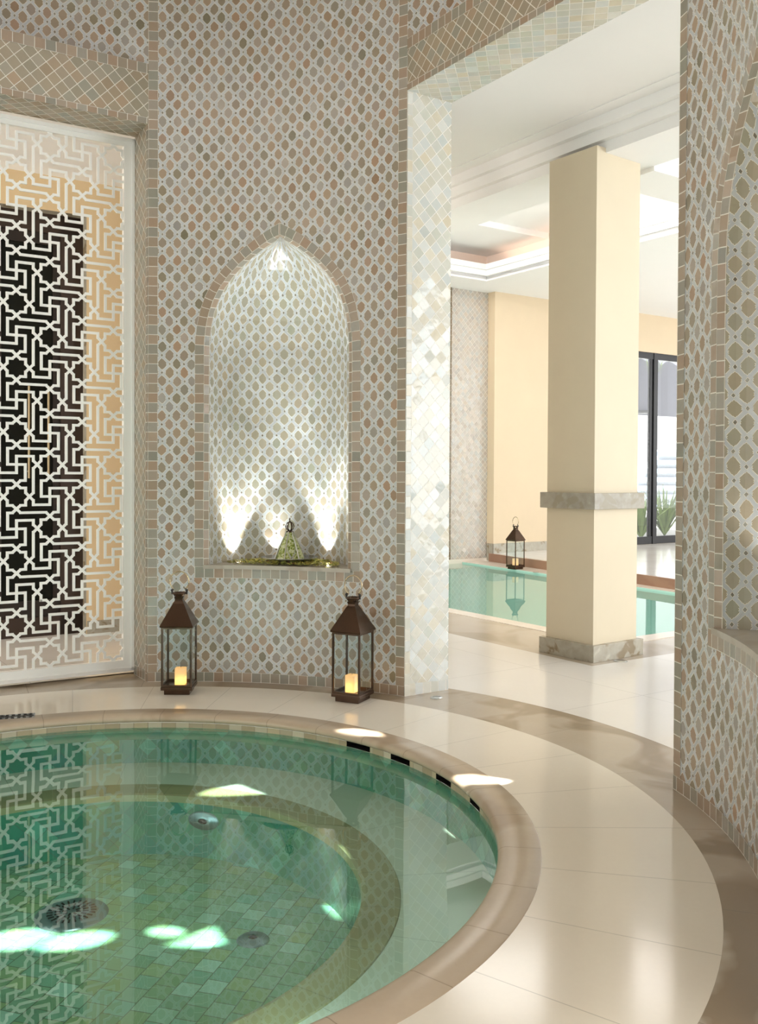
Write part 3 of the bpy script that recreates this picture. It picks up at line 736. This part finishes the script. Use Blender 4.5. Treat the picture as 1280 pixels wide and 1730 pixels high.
for i, (u0, u1) in enumerate(((ur+.16, ur+.62), (ur+.62, ur+1.12), (ur+1.12, ul-.16))):
    bm = new(); cbox(bm, u0, u0+.05, CD+RD-.02, CD+RD+.02, .14, DZ-.14); cbox(bm, u1-.05, u1, CD+RD-.02, CD+RD+.02, .14, DZ-.14); cbox(bm, u0+.05, u1-.05, CD+RD-.02, CD+RD+.02, DZ-.22, DZ-.14); cbox(bm, u0+.05, u1-.05, CD+RD-.02, CD+RD+.02, .14, .26)
    leaf = link('leaf', bm, 'blackwood', d1)
    bm = new(); cbox(bm, u0+.05, u1-.05, CD+RD, CD+RD+.01, .26, DZ-.22); link('pane', bm, 'darkglass', leaf)
for px in (49, 82):
    q = px_plane(px, 720, CP(0, CD+RD-.06, 0), bk_n); z0 = px_plane(px, 808, q, bk_n).z; z1 = px_plane(px, 652, q, bk_n).z
    bm = new(); n_ = bk_n*.035
    tube(bm, [Vector((q.x, q.y, z0)), Vector((q.x, q.y, z1))], .008); tube(bm, [Vector((q.x, q.y, z0+.05)), Vector((q.x, q.y, z0+.05))+n_], .006); tube(bm, [Vector((q.x, q.y, z1-.05)), Vector((q.x, q.y, z1-.05))+n_], .006)
    link('handle', bm, 'handle', d1)

# ================================================================== HALL
# column
Ccol = Vector((1.3776, 5.9988, 0)); ca = .9293
dl = Vector((-math.cos(ca), math.sin(ca), 0)); dr = Vector((math.sin(ca), math.cos(ca), 0)); wl_, wr_ = .4055, .4339
col = thing('column', Ccol+dl*wl_/2+dr*wr_/2, 0, 'square beige stucco column with stone rail and stone base beside the hall pool', 'column')
def cpts(o):
    c0 = col.location; P = [Ccol-(dl+dr)*o, Ccol+dl*(wl_+o)-dr*o, Ccol+dl*(wl_+o)+dr*(wr_+o), Ccol-dl*o+dr*(wr_+o)]
    return [(p.x-c0.x, p.y-c0.y) for p in P]
bm = new(); prism(bm, cpts(0), .09, 3.30); bmesh.ops.recalc_face_normals(bm, faces=bm.faces[:]); link('shaft', bm, 'gold_stucco', col)
bm = new(); prism(bm, cpts(.034), .978, 1.083); bmesh.ops.recalc_face_normals(bm, faces=bm.faces[:]); bevel(bm, .004); link('dado_rail', bm, 'rail_stone', col)
bm = new(); prism(bm, cpts(.034), .0, .107); bmesh.ops.recalc_face_normals(bm, faces=bm.faces[:]); bevel(bm, .003); link('base', bm, 'skirting', col)
# back wall with window opening, tiled pier
AW, ZH = 9.82, 3.72
b_w0, b_w1, z_w0, z_w1 = 10.9, 15.2, .11, 3.13
bm = new(); gbox(bm, AW, AW+.25, 8.59, b_w0, 0, ZH); gbox(bm, AW, AW+.25, b_w0, b_w1, z_w1, ZH); gbox(bm, AW, AW+.25, b_w1, 16.5, 0, ZH); gbox(bm, AW, AW+.25, b_w0, b_w1, -.1, z_w0)
struct('wall_far', bm, 'beige')
bm = new(); gbox(bm, AW-.012, AW, 8.578, b_w0, .0, .24); gbox(bm, AW-.012, AW+.13, 8.578, 8.59, 0, .24); struct('baseboard_far', bm, 'skirting')
bm = new(); gbox(bm, AW+.14, AW+.4, 7.86, 8.59, .0, ZH); struct('wall_far_pier', bm, 'diag_far')
bm = new(); gbox(bm, AW+.14-.015, AW+.4, 7.78, 8.59, -.09, .04); struct('trim_8', bm, 'pool_edge')
bm = new(); gbox(bm, AW+.125, AW+.14, 7.86, 7.935, .04, ZH); struct('trim_9', bm, 'border_shaded')
bm = new(); gbox(bm, AW+.3, AW+.5, 2.0, 7.79, -.1, ZH); struct('wall_far_left', bm, 'border')
# window
w1 = bpy.data.objects.new('window_1', None); COL.objects.link(w1); w1['kind'] = 'structure'
FA0, FA1 = AW+.02, AW+.08
bm = new(); gbox(bm, FA0, FA1, b_w0, b_w1, z_w1-.10, z_w1); gbox(bm, FA0, FA1, b_w0, b_w1, z_w0, z_w0+.12); gbox(bm, FA0, FA1, b_w0, b_w0+.06, z_w0, z_w1); gbox(bm, FA0, FA1, b_w1-.06, b_w1, z_w0, z_w1); link('frame', bm, 'blackframe', w1)
for bb in (11.97, 13.1, 14.2):
    bm = new(); gbox(bm, FA0-.01, FA1, bb-.045, bb+.045, z_w0, z_w1); gbox(bm, FA0+.01, FA1, bb-.11, bb-.06, z_w0, z_w1); link('mullion', bm, 'blackframe', w1)
for b0, b1 in ((b_w0+.06, 11.92), (12.02, 13.05), (13.15, 14.15), (14.25, b_w1-.06)):
    bm = new(); gbox(bm, FA0+.02, FA0+.028, b0, b1, z_w0+.12, z_w1-.1); link('pane', bm, 'pane', w1)
# ceilings and beams
bm = new(); gbox(bm, -6, 12.5, -2.0, 4.46, 3.486, 3.6)
# keep the ceiling clear of the round room
bm.free(); bm = new()
for i in range(144):
    a_ = i*2.5; p0 = cyl(a_, 2.50, 0); p1 = cyl(a_+2.5, 2.50, 0)
    def ro(p):
        d = Vector((p.x-CX, p.y-CY, 0)).normalized(); best = 9
        for nn, lim in ((E2, 4.46), (E1, 12.5), (-E1, 6.0)):
            dn = d.dot(nn)
            if dn > 1e-6:
                t_ = (lim-Vector((p.x, p.y, 0)).dot(nn))/dn
                if 0 < t_ < best: best = t_
        return p+d*best
    if math.cos(R(a_-34.2)) < .05: continue
    z3 = Vector((0, 0, 3.486)); quad(bm, [p0+z3, p1+z3, ro(p1)+z3, ro(p0)+z3])
struct('ceiling.002', bm, 'white')
bm = new(); gbox(bm, -6, 12.5, 4.597, 5.06, 3.27, 4.29); gbox(bm, -6, 12.5, 4.552, 4.597, 3.342, 4.29); gbox(bm, -6, 12.5, 4.507, 4.552, 3.414, 4.29); gbox(bm, -6, 12.5, 4.40, 4.507, 3.480, 4.29)
struct('trim_10', bm, 'white')
bm = new(); gbox(bm, 4.187, 4.592, 5.06, 16.5, 3.24, 4.29); struct('trim_11', bm, 'white')
TA0, TA1, TB0, TB1 = 5.2, 9.29, 5.6, 7.98
bm = new()
gbox(bm, 4.592, 12.5, 5.06, TB0, 3.72, 3.9); gbox(bm, 4.592, 12.5, TB1, 16.5, 3.72, 3.9); gbox(bm, 4.592, TA0, TB0, TB1, 3.72, 3.9); gbox(bm, TA1, 12.5, TB0, TB1, 3.72, 3.9)
gbox(bm, -6, 4.187, 5.06, 16.5, 3.72, 3.9)
struct('ceiling.003', bm, 'white')
bm = new()   # moulded lip of the tray
for k_, (o_, z0, z1) in enumerate(((.0, 3.70, 3.76), (-.035, 3.76, 3.83), (-.07, 3.83, 3.90))):
    gbox(bm, TA0-.1, TA1+.1, TB1+o_, TB1+.1, z0+.001, z1); gbox(bm, TA1+o_, TA1+.1, TB0, TB1+o_, z0+.001, z1)
struct('trim_12', bm, 'white')
bm = new(); SB = .24
gbox(bm, TA0-SB, TA1+SB+.1, TB1+SB, TB1+SB+.1, 3.9, 4.35); gbox(bm, TA1+SB+.04, TA1+SB+.14, TB0-SB, TB1+SB+.1, 3.9, 4.35); gbox(bm, TA0-SB-.1, TA0-SB, TB0-SB, TB1+SB, 3.9, 4.35); gbox(bm, TA0-SB, TA1+SB, TB0-SB-.1, TB0-SB, 3.9, 4.35)
struct('wall_tray', bm, 'cove_lit')
bm = new(); gbox(bm, 8.41, TA1+SB+.1, TB0-SB, TB1+SB, 4.1, 4.3); struct('ceiling.004', bm, 'white')
bm = new(); gbox(bm, TA0-SB, 8.41, TB0-SB, TB1+SB, 4.17, 4.3); struct('ceiling.005', bm, 'white')
for (p, q, sx) in ((G(7.2, TB1+.13, 3.93), G(7.2, TB1+.16, 4.5), 4.0),):
    l = area('cove_and_fill_light', p, q, 4.0, .05, 1.6, (1, .6, .4)); area('cove_and_fill_light', G(7.0, TB0-.12, 3.95), G(7.0, 7.3, 4.3), 3.8, .08, 34, (1, .98, .96))  # warm strip lights the cove; second is unseen, added to brighten the tray ceiling

# ================================================================== EXTERIOR
bm = new(); gbox(bm, AW+.25, 60, -30, 60, -.3, -.02); struct('floor.010', bm, 'terrace')
def outp(u, v, a):   # point seen through pixel (u,v) on the plane a = const
    return px_plane(u, v, G(a, 0), E1)
aw = thing('garden_awning', outp(1110, 640, 12.6), 0, 'pale lavender canvas awning hanging outside the window', 'awning')
bm = new(); c0 = aw.location; p0 = outp(1040, 640, 12.6); p1 = outp(1190, 640, 12.6)
zt_, zb_ = outp(1100, 560, 12.6).z, outp(1100, 702, 12.6).z
for z0, z1, d in ((zb_, zt_+2.6, 0),):
    for i in range(16):
        f0, f1 = i/16, (i+1)/16; a_, b_ = p0.lerp(p1, f0)-c0, p0.lerp(p1, f1)-c0
        wv = lambda f: E1*(.02*math.sin(f*40))
        quad(bm, [Vector((a_.x, a_.y, z0-c0.z))+wv(f0), Vector((b_.x, b_.y, z0-c0.z))+wv(f1), Vector((b_.x, b_.y, z1-c0.z))+wv(f1)+E1*.06, Vector((a_.x, a_.y, z1-c0.z))+wv(f0)+E1*.06])
o = link('canvas', bm, 'awning', aw); m_ = o.modifiers.new('t', 'SOLIDIFY'); m_.thickness = .02
bm = new(); pa, pb = outp(1040, 696, 12.55)-c0, outp(1103, 696, 12.55)-c0; tube(bm, [pa, pb], .035); link('front_bar', bm, 'blackframe', aw)
for e_ in (pa, outp(1188, 696, 12.55)-c0):
    bm = new(); tube(bm, [Vector((e_.x, e_.y, -.02-c0.z)), Vector((e_.x, e_.y, zt_+.35-c0.z))], .04); link('post', bm, 'blackframe', aw)
pv = thing('garden_pavilion', outp(1110, 860, 24), 0, 'pale blue and white louvred pavilion gable outside the window', 'pavilion')
bm = new(); bm2 = new(); c0 = pv.location
for i in range(9):
    y0, y1 = 748+i*14.5, 748+i*14.5+8
    xl = 1132-(y0-747)*.81
    q = [outp(max(xl, 1040), y0, 24), outp(1200, y0, 24), outp(1200, y1, 24), outp(max(xl-6, 1040), y1, 24)]
    f_ = [bm.verts.new(p-c0) for p in q]; k_ = [bm.verts.new(p-c0+E1*.3) for p in q]; bm.faces.new(f_); bm.faces.new(k_[::-1])
    for j in range(4): bm.faces.new((f_[j], f_[(j+1) % 4], k_[(j+1) % 4], k_[j]))
link('louvres', bm, 'pavilion', pv)
q = [outp(1040, 862, 24.4), outp(1136, 745, 24.4), outp(1230, 745, 24.4), outp(1230, 880, 24.4), outp(1040, 880, 24.4)]
f_ = [bm2.verts.new(p-c0) for p in q]; k_ = [bm2.verts.new(p-c0+E1*.4) for p in q]; bm2.faces.new(f_); bm2.faces.new(k_[::-1])
for j in range(5): bm2.faces.new((f_[j], f_[(j+1) % 5], k_[(j+1) % 5], k_[j]))
link('gable', bm2, 'outwhite', pv)
def shrub(u, v, a, h, n, label, rs):
    rnd = random.Random(rs); p = outp(u, v, a); p.z = -.02
    t = thing('garden_shrub', p, 0, label, 'shrub', None); bm = new()
    for i in range(n):
        az = rnd.uniform(0, 2*PI); L = h*rnd.uniform(.7, 1.15); lean = rnd.uniform(.15, .75); prev = None
        side = Vector((-math.sin(az), math.cos(az), 0)); wd = .035*h
        for k_ in range(7):
            s = k_/6; r_ = L*lean*s; z = L*(s-.45*lean*s*s); c = Vector((math.cos(az)*r_, math.sin(az)*r_, z)); ww = wd*(1-s)*(.4+s*1.6)+.003
            a_, b_ = bm.verts.new(c+side*ww), bm.verts.new(c-side*ww)
            if prev: bm.faces.new((prev[0], prev[1], b_, a_))
            prev = (a_, b_)
    link('fronds', bm, 'leaf', t)
shrub(1082, 915, 12.0, .95, 70, 'spiky green plant outside the window, beside the column', 1)
shrub(1122, 912, 12.4, 1.05, 80, 'spiky green plant outside the window, right of the mullion', 2)
# palm fronds hanging in at the top of the window
for k_, (u, v, lab) in enumerate(((1078, 590, 'palm frond hanging in front of the lavender awning, left of the mullion'), (1134, 590, 'palm frond hanging in front of the lavender awning, right of the mullion'))):
    p = outp(u, v-8, 11.4); t = thing('palm_frond', p, 0, lab, 'palm frond'); bm = new(); rnd = random.Random(k_+5)
    sgn = 1 if k_ == 0 else -1
    mid = [E2*(sgn*.30*s)+Vector((0, 0, -.40*s*s-.05*s)) for s in [i/8 for i in range(9)]]
    for i, c in enumerate(mid[1:], 1):
        for sd in (-1, 1):
            e = c+E2*(sgn*.10)+E1*(sd*.08)+Vector((0, 0, -.22+.05*rnd.random())); w_ = Vector((0, .006, .006))
            quad(bm, [c-w_, c+w_, e+w_*.2, e-w_*.2])
    tube(bm, mid, .006, 5); link('leaflets', bm, 'leaf', t)

# ================================================================== LANTERNS
def make_lantern(loc, rz, label):
    t = thing('lantern', loc, rz, label, 'lantern', 'square bronze lanterns')
    W = .0825; fw = .011
    bm = new(); box(bm, (0, 0, .0125), (.138, .138, .025)); bevel(bm, .002, 1); link('plinth', bm, 'bronze', t)
    bm = new(); box(bm, (0, 0, .034), (2*W+.004, 2*W+.004, .018)); bevel(bm, .003, 2); link('base_tray', bm, 'bronze', t)
    for sx in (-1, 1):
        for sy in (-1, 1):
            bm = new(); box(bm, (sx*(W-fw/2), sy*(W-fw/2), .20), (fw, fw, .318)); bevel(bm, .0015, 1); link('corner_post', bm, 'bronze', t)
    for z, nm in ((.048, 'bottom_rail'), (.352, 'top_rail')):
        bm = new()
        for s in (-1, 1):
            box(bm, (0, s*(W-fw/2), z), (2*W-fw, fw*.8, .011)); box(bm, (s*(W-fw/2), 0, z), (fw*.8, 2*W-fw, .011))
        link(nm, bm, 'bronze', t)
    for i, (dx, dy) in enumerate(((0, -1), (1, 0), (0, 1), (-1, 0))):
        bm = new(); h = W-fw; c = Vector((dx, dy, 0))*(W-fw*.5); s_ = Vector((-dy, dx, 0))*h
        quad(bm, [c-s_+Vector((0, 0, .053)), c+s_+Vector((0, 0, .053)), c+s_+Vector((0, 0, .347)), c-s_+Vector((0, 0, .347))]); link('glass_pane', bm, 'glass', t)
    # hipped hood with flared points at the neck
    bm = new(); rings = [(W+.004, .357), (W+.006, .362), (.030, .472), (.021, .486), (.019, .496), (.023, .508)]
    prev = None
    for r_, z in rings:
        cur = [bm.verts.new((r_*sx, r_*sy, z)) for sx, sy in ((-1, -1), (1, -1), (1, 1), (-1, 1))]
        if prev:
            for k_ in range(4): bm.faces.new((prev[k_], prev[(k_+1) % 4], cur[(k_+1) % 4], cur[k_]))
        prev = cur
    # four pointed tabs holding the ring, open between them
    for k_, (dx, dy) in enumerate(((0, -1), (1, 0), (0, 1), (-1, 0))):
        s_ = Vector((-dy, dx, 0)); c = Vector((dx, dy, 0))
        quad(bm, [c*.023-s_*.010+Vector((0, 0, .507)), c*.023+s_*.010+Vector((0, 0, .507)), c*.030+s_*.022+Vector((0, 0, .524)), c*.030-s_*.022+Vector((0, 0, .524))])
    hd = link('hood', bm, 'bronze', t, recalc=True)
    m_ = hd.modifiers.new('t', 'SOLIDIFY'); m_.thickness = .002; m_.offset = -1
    bm = new(); tube(bm, [(.037*math.cos(a*PI/12), .037*math.sin(a*PI/12), .527) for a in range(24)], .0042, 8, True); lathe(bm, [(.026, .523), (.036, .523), (.036, .529), (.026, .529), (.026, .523)], 24); link('neck_ring', bm, 'bronze', t, True)
    for s in (-1, 1):
        bm = new(); tube(bm, [(s*.040, 0, .521), (s*.040, 0, .548)], .005, 8); bmesh.ops.create_uvsphere(bm, u_segments=10, v_segments=6, radius=.008, matrix=Matrix.Translation((s*.040, 0, .541))); link('rivet', bm, 'bronze_dark', t, True)
    bm = new(); pts = []
    for i in range(29):
        a = R(-55+290*i/28); pts.append((.0515*math.cos(a), 0, .590+.0515*math.sin(a)))
    tube(bm, pts, .0038, 8); tubeo = link('handle', bm, 'brass', t, True)
    t.scale = (1, 1, 1.03)
    return t
def copy_tree(o, parent=None):
    c = o.copy(); COL.objects.link(c)
    if parent: c.parent = parent
    for ch in list(o.children): copy_tree(ch, c)
    return c
def make_candle(loc, rz, label, energy):
    o = bpy.data.objects.new('pillar_candle', None); COL.objects.link(o); o.location = loc; o.rotation_euler = (0, 0, rz); tag(o, label, 'candle', 'square pillar candles')
    bm = new(); box(bm, (0, 0, .046), (.056, .056, .092)); bevel(bm, .004, 2)
    link('wax_body', bm, 'wax', o, True)
    bm = new(); tube(bm, [(0, 0, .090), (.001, 0, .098)], .0012, 6); link('wick', bm, 'dark', o)
    l = bpy.data.lights.new('candle_flame_light', 'POINT'); l.energy = energy; l.shadow_soft_size = .012; l.color = (1, .62, .22)
    lo = bpy.data.objects.new('candle_flame_light', l); COL.objects.link(lo); lo.location = Vector(loc)+Vector((0, 0, .024))
    return o
LAN = [((-1.088, 5.115, 0), R(1), 'bronze glass lantern on the round deck left of the niche, front face towards us'),
       ((-.134, 4.955, 0), R(-26), 'bronze glass lantern on the round deck right of the niche, corner towards us'),
       ((1.735, 11.88, 0), R(-53), 'small-looking bronze lantern on the far edge of the hall pool')]
lan0 = make_lantern(*LAN[0])
for L_ in LAN[1:]:
    c = copy_tree(lan0); c.location = L_[0]; c.rotation_euler = (0, 0, L_[1]); c['label'] = L_[2]
make_candle((LAN[0][0][0]+.008, LAN[0][0][1]+.0, .043), R(1), 'cream pillar candle glowing in the lantern left of the niche', .09)
make_candle((LAN[1][0][0]-.004, LAN[1][0][1]+.0, .043), R(-26), 'cream pillar candle glowing in the lantern right of the niche', .09)
make_candle((LAN[2][0][0], LAN[2][0][1], .043), R(-53), 'cream pillar candle in the lantern at the far pool edge', .03)

# ================================================================== NICHE ORNAMENT, PETALS, SPOTS
ctr, out, tan = n1; zs = .672
def NP(s, d): return ctr+tan*s+out*d
tg_p = NP(-.012, .17); 
tg = thing('incense_burner', (tg_p.x, tg_p.y, zs), 0, 'silver and green glass cone shaped incense burner on a dish in the niche', 'incense burner')
bm = new(); lathe(bm, [(0, 0), (.060, 0), (.075, .006), (.095, .020), (.165, .036), (.167, .039), (.110, .027), (0, .024)], 40); link('dish', bm, 'chrome', tg, True)
b = NB('mottled_green_glass'); nz = b.noise(b.obj(), 75, 3, .7)
b.bsdf(b.ramp(nz, [(0, (.05, .07, .01)), (.40, (.12, .17, .02)), (.48, (.36, .40, .07)), (.56, (.55, .58, .38)), (1, (.70, .72, .60))]), .3, .2); M['greenglass'] = b.mat
M['silver'] = plain('tarnished_silver', (.50, .50, .46), .35, .8, .5, .25, 60)
bm = new(); lathe(bm, [(.086, .028), (.078, .05), (.060, .095), (.042, .135), (.026, .165), (.020, .185)], 12); link('cone', bm, 'greenglass', tg)
bm = new()
for k_ in range(6):
    a = 2*PI*k_/6+.25
    for (r0, z0), (r1, z1) in zip([(.088, .028), (.080, .05), (.062, .095), (.044, .135), (.028, .165)], [(.080, .05), (.062, .095), (.044, .135), (.028, .165), (.022, .187)]):
        tube(bm, [(r0*math.cos(a), r0*math.sin(a), z0), (r1*math.cos(a), r1*math.sin(a), z1)], .0042, 6)
for k_ in range(3):   # pierced leaf-shaped plaques on the front
    a = 2*PI*(k_*2+.5)/6+.25
    for i in range(14):
        tt = i/13; r_ = .082-.05*tt; z = .035+.10*tt; wd = math.sin(PI*min(tt*1.1, 1))*.020
        for s in (-1, 1):
            aa = a+s*wd/r_; bmesh.ops.create_uvsphere(bm, u_segments=6, v_segments=4, radius=.0055, matrix=Matrix.Translation(((r_+.002)*math.cos(aa), (r_+.002)*math.sin(aa), z)))
link('ribs', bm, 'silver', tg)
bm = new(); lathe(bm, [(.024, .183), (.020, .190), (.012, .194), (0, .195)], 20); 
for k_ in range(6):
    a = 2*PI*k_/6
    tube(bm, [(.006*math.cos(a), .006*math.sin(a), .193), (.021*math.cos(a), .021*math.sin(a), .203), (.024*math.cos(a), .024*math.sin(a), .220), (.016*math.cos(a), .016*math.sin(a), .237), (.004*math.cos(a), .004*math.sin(a), .244)], .0028, 6)
lathe(bm, [(0, .268), (.004, .262), (.003, .252), (.006, .246), (.004, .240), (0, .238)], 12)
link('finial', bm, 'bronze', tg)
b = NB('dried_petals'); oi = b.n('ShaderNodeNewGeometry').outputs['Random Per Island']
c_ = b.ramp(oi, [(0, (.45, .38, .06)), (.3, (.55, .50, .12)), (.55, (.30, .36, .08)), (.8, (.60, .45, .10)), (.95, (.22, .28, .06)), (1, (.5, .10, .08))]); b.bsdf(c_, .7); M['petals'] = b.mat
bm = new(); rnd = random.Random(3)
for i in range(3600):
    s = rnd.uniform(-.33, .35); d = rnd.uniform(.015, .36)
    if s*s+(d)**2 > .345**2 or (s < -.1 and rnd.random() < .35): continue
    if (NP(-s, d)-NP(-.012, .17)).length < .085: continue
    p = NP(-s, d); zz = zs+.002+rnd.uniform(0, .014); a = rnd.uniform(0, 6.28); r_ = rnd.uniform(.004, .011); tl = Vector((rnd.uniform(-.5, .5), rnd.uniform(-.5, .5), 0))
    u_ = Vector((math.cos(a), math.sin(a), tl.x))*r_; v_ = Vector((-math.sin(a), math.cos(a), tl.y))*r_*.6; c = Vector((p.x, p.y, zz+.004))
    quad(bm, [c-u_, c-v_, c+u_, c+v_])
o = link('dried_petals', bm, 'petals'); tag(o, 'scattered yellow and green dried petals covering the niche shelf', 'petals', None, 'stuff')
def spot(p, z, aim, energy, label, size=60):
    t = thing('recessed_uplight', (p.x, p.y, z), 0, label, 'uplight', 'recessed uplights in the niche shelf')
    bm = new(); lathe(bm, [(.011, .006), (.019, .006), (.021, .001)], 20); link('rim', bm, 'chrome', t, True)
    bm = new(); lathe(bm, [(0, .005), (.011, .005)], 20); link('lens', bm, 'glow', t)
    l = bpy.data.lights.new('uplight_beam', 'SPOT'); l.energy = energy; l.spot_size = R(size); l.spot_blend = .5; l.shadow_soft_size = .01; l.color = (1, .98, .92)
    lo = bpy.data.objects.new('uplight_beam', l); COL.objects.link(lo); lo.location = (p.x, p.y, z+.012); lo.rotation_euler = (Vector(aim)-lo.location).to_track_quat('-Z', 'Y').to_euler()
for (s, d, e_, lab) in ((.30, .16, 22, 'small bright uplight in the niche shelf, leftmost of four'), (.105, .285, 22, 'small bright uplight in the niche shelf, just left of the incense burner'), (-.165, .265, 22, 'small bright uplight in the niche shelf, right of the incense burner'), (-.27, .08, 22, 'small bright uplight in the niche shelf, rightmost of four')):
    q = NP(s, d); v = (q-NP(0, .05)); v.z = 0; v.normalize(); spot(q, zs, (q.x+v.x*.16, q.y+v.y*.16, zs+.5), e_*.18, lab, 62)
    l = bpy.data.lights.new('uplight_long_beam', 'SPOT'); l.energy = 38; l.spot_size = R(58); l.spot_blend = .7; l.shadow_soft_size = .015; l.color = (.88, .96, 1)
    lo = bpy.data.objects.new('uplight_long_beam', l); COL.objects.link(lo); lo.location = (q.x, q.y, zs+.012); tp = NP(s*.45, .16); lo.rotation_euler = (Vector((tp.x, tp.y, zs+1.6))-lo.location).to_track_quat('-Z', 'Y').to_euler()
# the right niche's own uplight
c2, out_2, tan_2 = n2; q = c2+tan_2*.26+out_2*.10
t = thing('recessed_uplight', (q.x, q.y, .672), 0, 'small recessed light fitting in the shelf of the right-hand niche', 'uplight')
bm = new(); lathe(bm, [(.011, .006), (.019, .006), (.021, .001)], 20); link('rim', bm, 'chrome', t, True)
for (s_, d_) in ((.2, .2), (-.2, .2)):
    q = c2+tan_2*s_+out_2*d_; l = bpy.data.lights.new('right_niche_beam', 'SPOT'); l.energy = 5; l.spot_size = R(80); l.spot_blend = .6; l.color = (1, .97, .9)
    lo = bpy.data.objects.new('right_niche_beam', l); COL.objects.link(lo); lo.location = (q.x, q.y, .70); lo.rotation_euler = (R(180-8), 0, 0)
# small fittings in the floors
def floor_disc(u, v, z, r, label):
    q = px_floor(u, v, z); t = thing('floor_light', (q.x, q.y, z), 0, label, 'floor light')
    bm = new(); lathe(bm, [(r*.62, .006), (r*.8, .006), (r, .001)], 28); link('rim', bm, 'chrome', t, True)
    bm = new(); lathe(bm, [(0, .004), (r*.62, .004)], 28); link('lens', bm, 'chrome', t)
floor_disc(737, 1179, 0, .035, 'small round steel light set in the floor at the foot of the pale tiled jamb')
floor_disc(1048, 1117, 0, .045, 'round steel light set in the floor in front of the beige column')
floor_disc(905, 967, .003, .04, 'tiny dark disc on the far pool edge beside the distant lantern')
q = px_floor(22, 1212, 0)
t = thing('skimmer_lid', (q.x, q.y, 0), R(18), 'rectangular metal inset plate with cut pattern in the cream deck at far left', 'lid')
bm = new(); box(bm, (0, 0, .002), (.20, .085, .006)); link('plate', bm, 'chrome', t)
bm = new()
for i in range(-3, 4):
    box(bm, (i*.027, 0, .0055), (.016, .030, .002), Matrix.Rotation(.7*(1 if i % 2 else -1), 3, 'Z')); box(bm, (i*.027, .03, .0055), (.014, .012, .002)); box(bm, (i*.027, -.03, .0055), (.014, .012, .002))
link('cutouts', bm, 'dark', t)
